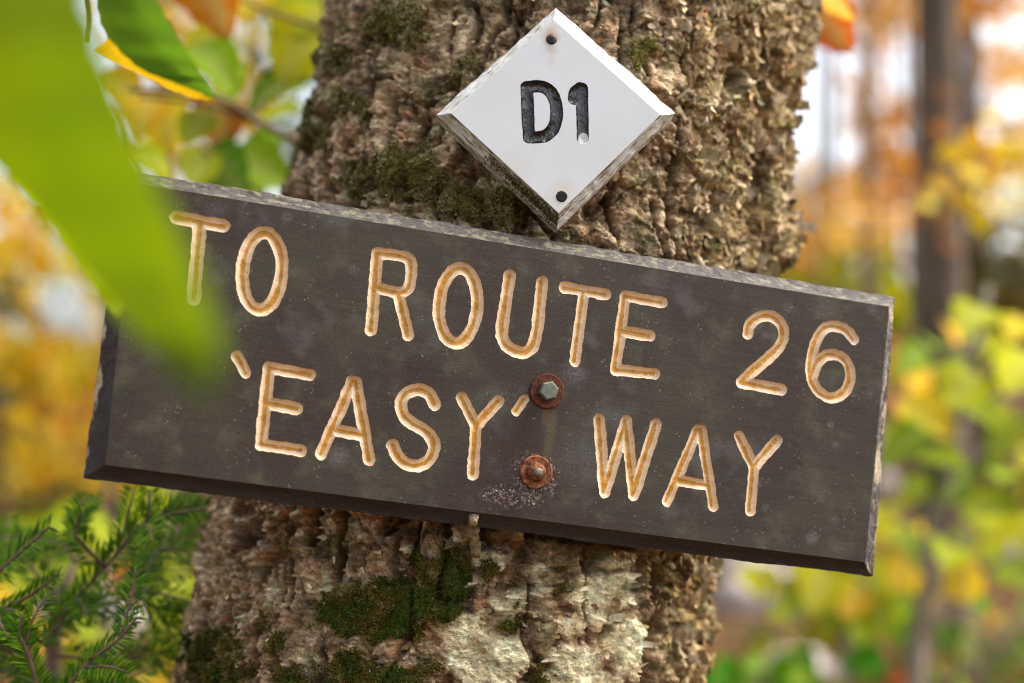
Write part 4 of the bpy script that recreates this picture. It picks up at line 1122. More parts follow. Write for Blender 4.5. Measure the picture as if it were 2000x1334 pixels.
def put_leaf(parent, base, tip, nrm, kind, v=0, wide=1.0, name='leaf'):
    base, tip, nrm = map(lambda q: np.asarray(q, float), (base, tip, nrm))
    x = tip - base; L = np.linalg.norm(x); x = x / L; z = nrm - x * (nrm @ x); z /= (np.linalg.norm(z) + 1e-9); y = np.cross(z, x)
    o = bpy.data.objects.new(name, unit_leaf(kind, v)); COL.objects.link(o); o.parent = parent; o.matrix_parent_inverse = PINV(parent)
    o.matrix_basis = Matrix(((x[0] * L, y[0] * L * wide, z[0] * L, base[0]), (x[1] * L, y[1] * L * wide, z[1] * L, base[1]), (x[2] * L, y[2] * L * wide, z[2] * L, base[2]), (0, 0, 0, 1)))
    return o

t = NT('twig_bark'); n_ = t.noise(t.obj(), 120, 3); M['twig'] = t.surf(t.bsdf(col=t.mix(t.ramp(n_, .35, .7), (.085, .05, .028), (.17, .11, .065)), rough=.8, nrm=t.bump(n_, .001, .5)))
t = NT('grey_stem_bark'); n_ = t.noise(t.obj(), 60, 3); M['stem'] = t.surf(t.bsdf(col=t.mix(t.ramp(n_, .35, .7), (.20, .165, .125), (.36, .31, .24)), rough=.85, nrm=t.bump(n_, .002, .5)))
t = NT('dark_trunk_bark'); n_ = t.noise(t.obj(), 14, 4, .6, (1, 1, .25)); M['dtrunk'] = t.surf(t.bsdf(col=t.mix(t.ramp(n_, .35, .7), (.075, .052, .034), (.17, .12, .078)), rough=.9, nrm=t.bump(n_, .02, .7)))
t = NT('grey_trunk_bark'); n_ = t.noise(t.obj(), 14, 4, .6, (1, 1, .3)); M['gtrunk'] = t.surf(t.bsdf(col=t.mix(t.ramp(n_, .35, .7), (.10, .072, .05), (.20, .15, .105)), rough=.9, nrm=t.bump(n_, .02, .6)))

def big_leaf(parent, rows, kind, name='leaf', nseg=26, fold=.012, seed=0, ser=.012):
    """a leaf close to the lens: rows of (left px,py,d), (right px,py,d) from base to tip"""
    Ls = spline([P(*a) for a, b in rows], nseg); Rs = spline([P(*b) for a, b in rows], nseg); r = random.Random(seed)
    V, F, vn = [], [], []; m = 9
    for i in range(nseg):
        a, b = Ls[i], Rs[i]; ax = b - a; w = np.linalg.norm(ax)
        t1 = Ls[min(i + 1, nseg - 1)] + Rs[min(i + 1, nseg - 1)] - Ls[max(i - 1, 0)] - Rs[max(i - 1, 0)]
        n = np.cross(ax, t1); n /= (np.linalg.norm(n) + 1e-9)
        for j in range(m):
            s = j / (m - 1); jj = abs(s - .5) * 2
            p = lerp(a, b, s + (ser * (1 if i % 2 else -1) * (1 if s > .5 else -1) if jj == 1 and w > .01 else 0))
            V.append(p + n * (fold * (jj ** 1.2 - 1) * min(1, w / .04) + .0012 * math.sin(i * 1.5) * (0 < jj < 1)))
            vn.append(1.0 if j == m // 2 else (.5 if i % 4 == 0 and jj < .9 else 0))
    for i in range(nseg - 1):
        for j in range(m - 1):
            q = i * m + j; F.append((q, q + m, q + m + 1, q + 1))
    me = mesh(name, V, F, LM[kind], True); at = me.attributes.new('vein', 'FLOAT', 'POINT'); at.data.foreach_set('value', np.array(vn, dtype=np.float32))
    return obj(name, me, parent)

def build_near_branch():
    foot = np.array([-.62, .50, gz(-.62, .50)])
    hb = empty('hobblebush', foot, 'big out of focus green leaves hanging close to the lens over the sign', 'shrub')
    stem = spline([foot, foot + (.04, .02, .7), P(-420, -60, .62), P(-120, -190, .58), P(60, -260, .50)], 24)
    obj('stem', mesh('stem', *tube(stem, np.linspace(.007, .003, 24), 8), M['twig'], True), hb)
    big_leaf(hb, [((-60, -230, .47), (80, -230, .43)), ((-190, -80, .46), (140, -90, .38)), ((-190, 80, .45), (190, 60, .36)), ((-80, 250, .44), (248, 220, .34)), ((60, 400, .42), (322, 380, .32)), ((170, 540, .40), (385, 530, .305)), ((280, 670, .36), (425, 655, .292)), ((408, 785, .285), (416, 789, .284))], 'near', fold=-.006, seed=1)
    big_leaf(hb, [((-120, 20, .60), (60, 0, .60)), ((-60, 180, .61), (200, 160, .58)), ((10, 330, .62), (260, 330, .57)), ((90, 430, .62), (290, 450, .58)), ((170, 545, .62), (280, 540, .60)), ((222, 618, .62), (228, 618, .62))], 'ygreen', fold=-.004, seed=2)
    big_leaf(hb, [((-160, 150, .64), (-20, 120, .62)), ((-90, 240, .65), (60, 220, .63)), ((-20, 300, .66), (75, 300, .64)), ((40, 355, .66), (72, 350, .65)), ((58, 378, .66), (60, 378, .66))], 'green', fold=-.003, seed=3)
    big_leaf(hb, [((160, -120, .74), (230, -130, .72)), ((185, -20, .73), (290, -30, .70)), ((205, 60, .72), (345, 70, .69)), ((265, 128, .71), (385, 130, .69)), ((335, 160, .70), (410, 165, .69)), ((418, 192, .70), (420, 194, .70))], 'dark', fold=-.005, seed=4)
    big_leaf(hb, [((185, 98, .75), (215, 70, .73)), ((225, 122, .75), (250, 105, .72)), ((290, 153, .74), (310, 140, .72)), ((360, 187, .73), (375, 172, .72)), ((420, 200, .72), (422, 196, .72))], 'gold', fold=-.002, seed=5)
    tw = spline([P(-60, -190, .60), P(150, -110, .70), P(190, -100, .73)], 10)
    obj('twig', mesh('twig', *tube(tw, np.linspace(.003, .0018, 10), 6), M['twig'], True), hb)
    tw = spline([P(150, -110, .70), P(175, 20, .745), P(172, 82, .75)], 8)
    obj('twig', mesh('twig', *tube(tw, .0014, 6), M['twig'], True), hb)
build_near_branch()

def build_mid_branch():
    foot = np.array([-.36, 1.45, gz(-.36, 1.45)])
    s = empty('viburnum_shrub', foot, 'leafy shrub with green and orange leaves on crossing twigs left of the birch trunk', 'shrub')
    stem = spline([foot, foot + (.02, -.02, .8), P(560, 420, 1.53), P(600, 280, 1.46), P(640, 60, 1.5), P(600, -200, 1.5)], 30)
    obj('stem', mesh('stem', *tube(stem, np.linspace(.010, .003, 30), 8), M['twig'], True), s)
    for pts, r0 in (([P(600, 285, 1.45), P(500, 235, 1.42), P(420, 190, 1.38), P(250, 175, 1.36)], .0045), ([P(500, 235, 1.42), P(400, 205, 1.38), P(270, 190, 1.36)], .003), ([P(640, 60, 1.5), P(520, 20, 1.5), P(400, -40, 1.45)], .003), ([P(560, 420, 1.53), P(450, 330, 1.5), P(390, 290, 1.45)], .003)):
        q = spline(pts, 12); obj('twig', mesh('twig', *tube(q, np.linspace(r0, r0 * .5, 12), 6), M['twig'], True), s)
    L = [((395, -90), (430, 58), 1.05, .115, 'orange', 1), ((520, -40), (470, 30), 1.2, .05, 'yellow', 0), ((650, 10), (530, 60), 1.2, .09, 'lime', 0), ((640, 20), (545, 150), 1.18, .09, 'ygreen', 1), ((620, 30), (560, 170), 1.25, .07, 'ygreen', 0), ((600, 150), (480, 190), 1.16, .06, 'green', 1),
         ((420, 190), (470, 130), 1.15, .05, 'lime', 0), ((500, 235), (580, 200), 1.3, .06, 'lime', 0), ((420, 190), (440, 285), 1.18, .05, 'red', 1), ((410, 215), (360, 270), 1.15, .05, 'lime', 0), ((400, 290), (470, 370), 1.14, .075, 'green', 0), ((440, 300), (570, 350), 1.25, .09, 'lime', 1),
         ((400, 285), (380, 360), 1.12, .06, 'lime', 0), ((500, 330), (545, 250), 1.35, .07, 'green', 0), ((300, 180), (260, 260), 1.2, .055, 'yellow', 1), ((320, 185), (330, 290), 1.25, .06, 'yellow', 0), ((280, 190), (190, 150), 1.15, .05, 'yellow', 0), ((380, 90), (455, 150), 1.02, .05, 'lime', 1), ((420, -20), (520, -60), 1.1, .08, 'green', 0), ((560, -30), (620, 90), 1.4, .09, 'ygreen', 1), ((450, 330), (500, 430), 1.3, .07, 'lime', 1), ((330, 330), (250, 300), 1.35, .06, 'ygreen', 0), ((300, 60), (340, 0), 1.3, .05, 'yellow', 0), ((350, 110), (430, 60), 1.4, .06, 'ygreen', 0), ((560, 400), (640, 300), 1.45, .07, 'green', 0)]
    for k, (a, b, d, w, kd, v) in enumerate(L):
        d = d + .34; put_leaf(s, P(*a, d + .02), P(*b, d - .03), -FWD * .8 + UP * rnd.uniform(.1, .6) + RIGHT * rnd.uniform(-.5, .5), kd, v)
build_mid_branch()

def build_right_leaf():
    foot = np.array([.20, 1.75, gz(.20, 1.75)])
    s = empty('young_maple', foot, 'slim stem reaching out from behind the trunk with one big orange leaf', 'sapling')
    stem = spline([foot, foot + (-.03, 0, .9), P(1380, 300, 1.9), P(1490, -60, 1.7), P(1480, -400, 1.6)], 24)
    obj('stem', mesh('stem', *tube(stem, np.linspace(.011, .004, 24), 8), M['twig'], True), s)
    q = spline([P(1500, -60, 1.7), P(1525, -70, 1.6), P(1545, -35, 1.52)], 8); obj('twig', mesh('twig', *tube(q, .002, 6), M['twig'], True), s)
    put_leaf(s, P(1545, -35, 1.52), P(1660, 95, 1.48), -FWD + UP * .2 - RIGHT * .2, 'orange', 0, .9)
    put_leaf(s, P(1560, -30, 1.25), P(1690, 15, 1.3), -FWD + UP * .5, 'orange', 1, .9)
    put_leaf(s, P(1545, -60, 1.35), P(1640, -140, 1.4), -FWD + UP * .5, 'red', 1, .9)
build_right_leaf()

# ------------------------------------------------------------------ fir sapling
def needle_strip(path, L, step, plane_n, rr, len_taper=True):
    pts = np.array(path); seg = np.linalg.norm(np.diff(pts, axis=0), axis=1); tot = seg.sum(); cum = np.concatenate([[0], np.cumsum(seg)])
    V, F, C = [], [], []
    s = 0.0; k = 0
    while s < tot:
        i = min(np.searchsorted(cum, s, 'right') - 1, len(seg) - 1); t_ = (s - cum[i]) / seg[i]; p = lerp(pts[i], pts[i + 1], t_); d = (pts[i + 1] - pts[i]) / seg[i]
        for sg in (-1, 1):
            if rr.random() < .06: continue
            n = plane_n + np.array([rr.gauss(0, .13) for _ in range(3)]); n /= np.linalg.norm(n)
            side = np.cross(n, d) * sg; side /= np.linalg.norm(side)
            f = 1 - .45 * max(0, (s / tot - .7) / .3) if len_taper else 1
            an = rr.uniform(.75, 1.15); up = rr.gauss(.06, .12)
            dn = d * math.cos(an) + side * math.sin(an) + n * up; dn /= np.linalg.norm(dn)
            l = L * f * rr.uniform(.75, 1.1); w = .00070
            ws = np.cross(dn, n); ws /= np.linalg.norm(ws)
            o = len(V); md = p + dn * l * .55 + n * l * .04
            V += [p, md - ws * w, p + dn * l - n * l * .05, md + ws * w]; F.append((o, o + 1, o + 2, o + 3))
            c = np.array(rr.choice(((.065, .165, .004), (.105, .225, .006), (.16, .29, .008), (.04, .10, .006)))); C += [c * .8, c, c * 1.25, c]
        s += step * rr.uniform(.7, 1.3)
    return V, F, C

def build_fir():
    rr = random.Random(21); top = P(120, 1170, 1.20)
    foot = np.array([top[0] - .03, top[1] + .08, gz(top[0], top[1] + .08) - .02])
    fir = empty('fir_sapling', foot, 'green fir sapling with flat needled sprays at the lower left of the trunk', 'sapling')
    M['needle'] = attr_mat('fir_needles', .5, .12, 0, .4)
    obj('stem', mesh('stem', *tube(spline([foot, lerp(foot, top, .5) + (.01, 0, 0), P(105, 1300, 1.22), top, P(150, 1090, 1.22)], 20), np.linspace(.013, .0025, 20), 8), M['twig'], True), fir)
    B = [  # polylines (px,py,d), side twigs
        ([(-60, 1180, 1.02), (0, 1115, 1.01), (50, 1070, 1.0), (97, 1028, .99)], 0, .018),
        ([(90, 1255, 1.17), (140, 1180, 1.14), (205, 1108, 1.10), (268, 1030, 1.08), (288, 1015, 1.07), (292, 955, 1.07)], 3, .019),
        ([(205, 1108, 1.10), (150, 1050, 1.08), (147, 1040, 1.08), (160, 1000, 1.07)], 1, .018),
        ([(280, 1022, 1.08), (335, 995, 1.10), (388, 985, 1.12)], 1, .019),
        ([(-60, 1215, 1.04), (30, 1178, 1.02), (75, 1152, 1.01), (116, 1120, 1.0)], 1, .013),
        ([(110, 1370, .96), (170, 1298, .95), (215, 1262, .94), (240, 1240, .94), (268, 1205, .94)], 2, .015),
        ([(80, 1360, .93), (52, 1270, .92), (38, 1240, .92), (44, 1200, .92)], 1, .014),
        ([(105, 1230, 1.15), (190, 1185, 1.16), (260, 1165, 1.18), (320, 1130, 1.2)], 3, .018),
        ([(120, 1200, 1.2), (250, 1120, 1.25), (330, 1070, 1.28), (385, 1040, 1.3)], 4, .020),
        ([(60, 1290, 1.1), (-10, 1260, 1.06), (-80, 1240, 1.04)], 3, .019),
        ([(100, 1330, 1.2), (20, 1310, 1.1), (-60, 1330, 1.05)], 3, .019),
        ([(110, 1280, 1.2), (200, 1290, 1.22), (300, 1280, 1.25), (350, 1250, 1.27)], 3, .019),
        ([(120, 1180, 1.22), (60, 1110, 1.25), (20, 1080, 1.28), (-40, 1070, 1.3)], 3, .019),
        ([(105, 1320, 1.2), (180, 1350, 1.12), (260, 1345, 1.1)], 3, .018),
        ([(100, 1360, 1.2), (50, 1370, 1.05), (0, 1400, .98)], 3, .018),
        ([(150, 1100, 1.22), (120, 1060, 1.24), (100, 1050, 1.25)], 2, .018),
        ([(260, 1165, 1.18), (320, 1190, 1.2), (370, 1200, 1.24)], 2, .018),
        ([(90, 1260, 1.14), (40, 1225, 1.05), (0, 1200, 1.0), (-30, 1190, .98)], 2, .016)]
    for pts, ns, L in B:
        pts = [(x, y, .835 + (d - .835) * .55) for x, y, d in pts]
        path = spline([P(*p) for p in pts], 14)
        def make(path, L, r0):
            tw = obj('twig', mesh('twig', *tube(path, np.linspace(r0, r0 * .55, len(path)), 6), M['twig'], True), fir)
            n = -FWD * .75 + UP * .65 + RIGHT * rr.uniform(-.3, .3)
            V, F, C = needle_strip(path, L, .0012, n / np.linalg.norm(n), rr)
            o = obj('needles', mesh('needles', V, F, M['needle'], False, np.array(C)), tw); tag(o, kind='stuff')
        make(path, L, .0016)
        for k in range(ns):
            i = int(len(path) * (.2 + .65 * (k + rr.random() * .6) / ns)); p = path[i]; d = path[min(i + 1, 13)] - path[i - 1]; d /= np.linalg.norm(d)
            sg = 1 if k % 2 else -1; sd_ = np.cross(-FWD * .6 + UP * .8, d); sd_ /= np.linalg.norm(sd_)
            e = d * .75 + sd_ * sg * .8 + np.array([0, 0, rr.uniform(-.2, .2)]); e /= np.linalg.norm(e); ln = rr.uniform(.030, .060)
            make(spline([p, p + e * ln * .5 + d * .003, p + e * ln], 8), L * .85, .0011)
build_fir()

# ------------------------------------------------------------------ background woods
SKYGAPS = [(1610, 200, 56), (1640, 290, 40), (1560, 250, 40), (1755, 150, 48), (1775, 95, 30), (1900, 190, 56), (1885, 120, 45), (1980, 200, 44), (1985, 60, 34), (1630, 15, 40), (1800, 20, 25), (1940, 70, 20), (1770, 270, 20), (130, 610, 52), (105, 615, 36), (160, 640, 26), (70, 505, 15), (530, 30, 30), (500, 95, 22), (1985, 370, 40), (1975, 470, 25),
           (1690, 60, 16), (1720, 200, 14), (1930, 262, 26), (1660, 120, 30), (1610, 110, 40), (1910, 60, 30)]
PAL = dict(
    orange=[(.58, .22, .015), (.50, .16, .010), (.66, .32, .03), (.42, .13, .015)], peach=[(.68, .38, .08), (.64, .31, .05), (.70, .45, .12), (.52, .25, .04)],
    yellow=[(.74, .47, .012), (.72, .38, .010), (.68, .50, .02), (.78, .60, .10)], ygreen=[(.38, .38, .006), (.28, .32, .006), (.46, .40, .01), (.20, .25, .006)],
    green=[(.09, .16, .012), (.16, .23, .012), (.05, .10, .012), (.22, .26, .02)], olive=[(.085, .075, .018), (.12, .095, .022), (.06, .062, .012), (.16, .11, .028)],
    conifer=[(.02, .05, .014), (.03, .07, .014), (.018, .04, .014)], rust=[(.28, .10, .02), (.22, .085, .02), (.38, .15, .03), (.15, .065, .02)])

def crown_mesh(blobs_, n, size, pal, seed, gaps=True, thin=.15):
    rs = np.random.RandomState(seed)
    w = np.array([b[3] * b[4] * b[5] for b in blobs_]); w = w / w.sum()
    k = rs.choice(len(blobs_), n, p=w); B = np.array(blobs_)
    u = rs.normal(size=(n, 3)); u /= np.linalg.norm(u, axis=1)[:, None]; r = rs.rand(n) ** .45
    c = B[k, :3] + u * r[:, None] * B[k, 3:6]
    cl = fbm(c * (1.6 / max(.3, B[:, 3].mean())) + seed, 2, seed % 50)
    keep = cl > -thin + rs.uniform(-.12, .12, n)
    if gaps:
        X, Y, D = proj(c)
        for gx, gy, gr in SKYGAPS: keep &= np.hypot(X - gx, Y - gy) > gr * rs.uniform(.45, 1.1, n)
    c = c[keep]; cl = cl[keep]; m = len(c)
    d = rs.normal(size=(m, 3)); d[:, 2] -= .5; d /= np.linalg.norm(d, axis=1)[:, None]
    s = np.cross(d, rs.normal(size=(m, 3))); s /= np.linalg.norm(s, axis=1)[:, None]
    L = size * rs.uniform(.6, 1.3, m)[:, None]; nn = np.cross(d, s)
    a = c - d * L * .5; b = c + s * L * .32 + nn * L * .08; e = c + d * L * .5; f = c - s * L * .32 + nn * L * .08
    V = np.concatenate([a, b, e, f]); i = np.arange(m); F = np.stack([i, i + m, i + 2 * m, i + 3 * m], 1)
    P_ = np.array(PAL[pal]); col = P_[rs.randint(0, len(P_), m)] * rs.uniform(.75, 1.25, m)[:, None]
    return mesh('crown', V, F, M['crown'], False, np.tile(col, (4, 1)))

def trunk_parts(foot, top, r0, r1, seed, limbs=5, lean=.15):
    rr = random.Random(seed); mid = lerp(foot, top, .5) + np.array([rr.uniform(-lean, lean), rr.uniform(-lean, lean), 0])
    path = spline([foot - np.array([0, 0, .2]), mid, top], 18); parts = [tube(path, np.linspace(r0, r1, 18), 10)]
    for k in range(limbs):
        i = rr.randrange(8, 17); p = path[i]; a = rr.uniform(0, 6.28); L = rr.uniform(.5, 1.3) * (top[2] - foot[2]) * .16
        e = p + np.array([math.cos(a) * L, math.sin(a) * L, L * rr.uniform(.3, .9)])
        parts.append(tube(spline([p, lerp(p, e, .5) + np.array([0, 0, .1 * L]), e], 7), np.linspace(r1 * 1.3, r1 * .3, 7), 6))
    return join(parts)

def tree(name, foot_px, d, height, r0, crown, label, cat='tree', group=None, mat='gtrunk', seed=0, n=3000, size=.09, pal='yellow', lean=.15, top_px=None, thin=.15):
    """trunk foot straight below pixel column foot_px at depth d; crown = list of (px,py,dd,rx,ry,rz) leaf masses in the wood"""
    q = P(foot_px, 700, d); foot = np.array([q[0], q[1], gz(q[0], q[1])])
    top = foot + np.array([0, 0, height])
    if top_px is not None: tq = P(top_px, 0, d); top = np.array([tq[0], tq[1], foot[2] + height])
    o = empty(name, foot, label, cat, group)
    obj('trunk', mesh('trunk', *trunk_parts(foot, top, r0, r0 * .3, seed, lean=lean), M[mat], True), o)
    bl = [(*P(px, py, d + dd), rx, ry, rz) for px, py, dd, rx, ry, rz in crown]
    bl += [(top[0], top[1], top[2] * .92, height * .17, height * .17, height * .13)]
    obj('crown', crown_mesh(bl, n, size, pal, seed + 5, thin=thin), o)
    return o

tree('maple_tree', 1838, 6.0, 8.5, .125, [(1900, -60, .3, .55, .5, .22), (1845, 230, -.6, .30, .2, .30), (1800, 420, -.6, .22, .2, .16), (1880, 480, -.6, .3, .2, .2), (1720, -30, .2, .45, .5, .2), (1960, -150, .2, .6, .6, .3)], 'dark upright trunk standing right of the birch under orange leaves', mat='dtrunk', seed=1, n=4600, size=.08, pal='rust', lean=.03, top_px=1862)
tree('maple_tree', 1597, 7.5, 9, .018, [(1660, -80, .3, .5, .5, .25), (1640, 390, .5, .22, .4, .20)], 'very thin dark trunk close to the right edge of the birch', mat='dtrunk', seed=2, n=1500, size=.10, pal='peach', lean=.02, top_px=1600)
tree('maple_tree', 1702, 9.5, 10, .055, [(1640, 400, 0, .5, .5, .38), (1560, 460, .5, .5, .5, .3), (1700, 20, .3, .5, .5, .3)], 'thin brown trunk with peach coloured leaves between two patches of sky', mat='gtrunk', seed=3, n=6000, size=.12, pal='peach', lean=.05, top_px=1712)
tree('maple_tree', 1785, 11, 11, .035, [(1730, 330, 0, .35, .6, .35), (1780, 440, .5, .6, .6, .35), (1690, 260, .3, .2, .4, .3)], 'rust coloured leafy tree behind the dark right trunk', mat='gtrunk', seed=4, n=5500, size=.13, pal='orange', lean=.05)
tree('maple_tree', 2075, 9, 10, .05, [(1990, 330, 0, .3, .6, .3), (2060, 200, 0, .5, .5, .8)], 'thin trunked peach tree at the far right edge among bright sky gaps', mat='dtrunk', seed=5, n=1600, size=.10, pal='peach', lean=.05)
tree('beech_tree', 2080, 5.0, 7, .08, [(1935, 300, -.4, .17, .3, .11), (1885, 385, -.4, .19, .3, .09), (1960, 345, -.4, .2, .3, .10), (2060, 250, 0, .3, .5, .3)], 'yellow leaved branch slanting in from the right edge before the sky', mat='gtrunk', seed=6, n=3600, size=.10, pal='yellow', thin=.5)
tree('maple_tree', 1760, 15, 12, .04, [(1600, 60, 0, .5, 1, .35), (1700, 230, 0, .35, 1, 1.0), (1830, 150, .5, .5, 1, .8), (1960, 150, 0, .8, 1, 1.0), (1900, 330, 0, .8, 1, .5), (1740, 20, .5, .9, 1, .3), (1800, 330, 0, .9, 1, .35), (1620, 380, 0, .5, 1, .25)], 'thinly leaved peach coloured tree sprinkled with patches of white sky', mat='gtrunk', seed=21, n=24000, size=.10, pal='peach', lean=.1, thin=.42)
tree('maple_tree', 2040, 11, 10, .06, [(1950, 20, 0, .8, .8, .25), (1820, -40, 0, .8, .8, .25), (1690, 90, 0, .25, .5, .3), (1990, 290, 0, .35, .6, .15)], 'orange leaved tree reaching in at the top right corner', mat='dtrunk', seed=22, n=5000, size=.11, pal='orange', lean=.05)
tree('oak_tree', 1910, 13, 9, .14, [(1880, 560, 0, 1.0, 1, .55), (1990, 600, 0, 1.0, 1, .6), (1760, 620, .5, .7, 1, .35), (1960, 480, 0, .7, .8, .3)], 'dull olive brown tree low behind the yellow green sapling', mat='dtrunk', seed=7, n=5200, size=.16, pal='olive')
tree('beech_tree', 1655, 12, 6, .07, [(1650, 520, 0, .45, .8, .35), (1640, 590, 0, .8, .8, .28)], 'green and yellow small tree low behind the right half of the sign', seed=8, n=2600, size=.15, pal='ygreen')
tree('beech_tree', 1500, 16, 9, .1, [(1480, 650, 0, 1.6, 1.5, 1.0), (1300, 500, 0, 1.6, 1.5, 1.2), (1540, 520, 0, .7, 1, .6)], 'amber tree hidden mostly behind the birch and the sign', seed=9, n=4200, size=.18, pal='orange')
# left side
tree('maple_tree', -160, 6.5, 8, .05, [(70, 430, 0, .30, .5, .22), (170, 520, 0, .25, .5, .18), (20, 370, 0, .4, .5, .15), (190, 420, 0, .25, .5, .2), (-80, 470, 0, .4, .5, .3), (60, 520, .4, .4, .5, .25), (30, 620, .4, .3, .5, .15)], 'bright yellow tree seen past the left end of the sign', seed=10, n=5000, size=.10, pal='yellow', mat='gtrunk')
tree('maple_tree', 330, 9, 9, .06, [(60, 690, 0, .45, .7, .22), (170, 760, .2, .4, .7, .35), (120, 860, 0, .5, .7, .25), (160, 930, 0, .5, .7, .2), (230, 620, 0, .25, .6, .3)], 'golden orange tree low beside the left end of the sign', seed=11, n=6500, size=.13, pal='yellow', mat='gtrunk')
tree('maple_tree', 215, 8, 7, .03, [(150, 800, 0, .25, .5, .16), (60, 640, .2, .22, .5, .10), (190, 870, 0, .2, .5, .2)], 'small orange tree behind the left end of the sign', seed=12, n=1400, size=.12, pal='orange', mat='gtrunk')
tree('spruce_tree', -130, 10, 8, .10, [(0, 590, 0, .5, .7, .14), (-20, 740, 0, .45, .7, .35), (10, 850, 0, .4, .7, .22), (30, 560, 0, .3, .5, .12)], 'dark green conifer at the left edge among golden leaves', seed=13, n=3600, size=.12, pal='conifer', mat='dtrunk')
tree('beech_tree', 330, 8, 9, .06, [(330, 280, 0, .5, .7, .4), (250, 180, 0, .5, .7, .3), (420, 150, 0, .4, .7, .3), (380, 20, 0, .6, .7, .25), (280, 60, .3, .5, .6, .3)], 'yellow tree behind the twigs in the upper left', seed=14, n=4200, size=.11, pal='yellow', mat='gtrunk')
tree('beech_tree', 470, 11, 10, .09, [(560, 120, 0, .6, .8, .4), (480, 250, 0, .8, .8, .5), (560, 370, 0, .6, .8, .4), (460, 60, .4, .5, .7, .25)], 'mid green tree behind the twigs left of the trunk', seed=15, n=4200, size=.13, pal='green', mat='dtrunk')
tree('beech_tree', 420, 14, 9, .1, [(120, 930, 0, 1.0, 1, .3), (260, 1000, 0, .9, 1, .3), (40, 970, 0, .8, 1, .3)], 'olive undergrowth tree low at the left behind the fir', seed=16, n=3000, size=.16, pal='olive', mat='dtrunk')

def far_woods():
    rr = random.Random(77)
    pal = ['orange', 'peach', 'yellow', 'olive', 'rust', 'ygreen']
    protos = []
    for k in range(4):
        p = ['yellow', 'orange', 'olive', 'ygreen'][k]
        rs = np.zeros(3); bl = [(rr.uniform(-1.2, 1.2), rr.uniform(-1.2, 1.2), rr.uniform(1.0, 3.0) + (rr.random() < .4) * 5, rr.uniform(.8, 1.5), rr.uniform(.8, 1.5), rr.uniform(.7, 1.3)) for _ in range(9)]
        cm = crown_mesh(bl, 2600, .20, p, 300 + k, gaps=False)
        tm = mesh('trunk', *trunk_parts(np.zeros(3), np.array([rr.uniform(-.5, .5), 0, 4.5]), .07, .03, 400 + k, 6, .25), M['dtrunk' if k % 2 else 'gtrunk'], True)
        protos.append((cm, tm, ['golden', 'orange', 'olive brown', 'yellow green'][k]))
    n = 0
    for d, cnt in ((20, 13), (27, 17), (36, 19)):
        for i in range(cnt):
            ang = math.radians(lerp(-58, 58, (i + rr.uniform(.15, .85)) / cnt)); x, y = d * math.tan(ang), d + rr.uniform(-2, 2)
            cm, tm, nm = protos[rr.randrange(4)]
            if abs(proj(np.array([x, y, 3.0]))[0] - 130) < 50: continue
            o = empty('distant_tree', (x, y, gz(x, y)), f'distant blurred {nm} tree deep in the woods behind the signs', 'tree', f'distant {nm} trees')
            o.rotation_euler = (0, 0, rr.uniform(0, 6.28)); s = rr.uniform(.9, 1.3); hz = (.40 if ang > -.02 else .36) * d / 27 * rr.uniform(.7, 1.1); o.scale = (s, s, hz)
            obj('crown', cm, o, False); obj('trunk', tm, o, False)
far_woods()

# ------------------------------------------------------------------ right sapling, shrubs, undergrowth
def leafy_sapling(name, foot, stem_pts, r0, leaves, label, seed, mat='stem', cat='sapling', size=.10):
    """leaves: (px,py,d,kind)"""
    rr = random.Random(seed)
    o = empty(name, foot, label, cat)
    path = spline([foot - np.array([0, 0, .05])] + stem_pts, 26)
    obj('stem', mesh('stem', *tube(path, np.linspace(r0, r0 * .35, 26), 8), M[mat], True), o)
    pa = np.array(path)
    for k, (px, py, d, kd) in enumerate(leaves):
        c = P(px, py, d); i = int(np.argmin(np.linalg.norm(pa - c - np.array([0, 0, -.08]), axis=1))); st = pa[i]
        dv_ = c - st; dv_ = dv_ / (np.linalg.norm(dv_) + 1e-6)
        x = dv_ * .6 + np.array([rr.uniform(-.5, .5), rr.uniform(-.4, .4), rr.uniform(-.7, .1)]); x /= np.linalg.norm(x)
        L = size * rr.uniform(.75, 1.25); b = c - x * L * .5
        q = spline([st, lerp(st, b, .6) + np.array([0, 0, .02]), b], 6)
        obj('twig', mesh('twig', *tube(q, np.linspace(.0025, .0012, 6), 5), M['twig'], True), o)
        put_leaf(o, b, c + x * L * .5, np.array([rr.uniform(-.4, .4), -.75, rr.uniform(.2, .9)]), kd, rr.randrange(4))
    return o

def cloud(n, x0, x1, y0, y1, d0, d1, kinds, rr):
    return [(rr.uniform(x0, x1), rr.uniform(y0, y1), rr.uniform(d0, d1), rr.choice(kinds)) for _ in range(n)]

rr = random.Random(5)
fp = P(1780, 1500, 2.9); foot = np.array([fp[0], fp[1], gz(fp[0], fp[1])])
lv = [(1905, 615, 2.4, 'ygreen'), (1940, 680, 2.4, 'ygreen'), (1825, 670, 2.5, 'lime'), (1885, 755, 2.4, 'ygreen'), (1905, 800, 2.45, 'ygreen'), (1995, 720, 2.4, 'ygreen'), (1985, 640, 2.6, 'yellow'), (1780, 700, 2.6, 'lime'), (1772, 790, 3.0, 'pinkish'), (1840, 890, 2.4, 'ygreen'), (1990, 830, 2.5, 'ygreen'), (1960, 860, 2.6, 'lime'), (1800, 830, 2.6, 'lime'), (1930, 990, 2.5, 'ygreen'), (1985, 980, 2.5, 'ygreen'), (1760, 870, 2.7, 'lime'), (1870, 940, 2.8, 'green'), (2040, 760, 2.5, 'ygreen'), (2060, 900, 2.5, 'ygreen'), (1950, 920, 2.7, 'lime'), (1850, 1080, 2.6, 'ygreen'), (1880, 1130, 2.8, 'yellow'), (1990, 1120, 2.7, 'lime'), (1790, 950, 2.9, 'lime'), (2080, 640, 2.6, 'yellow')]
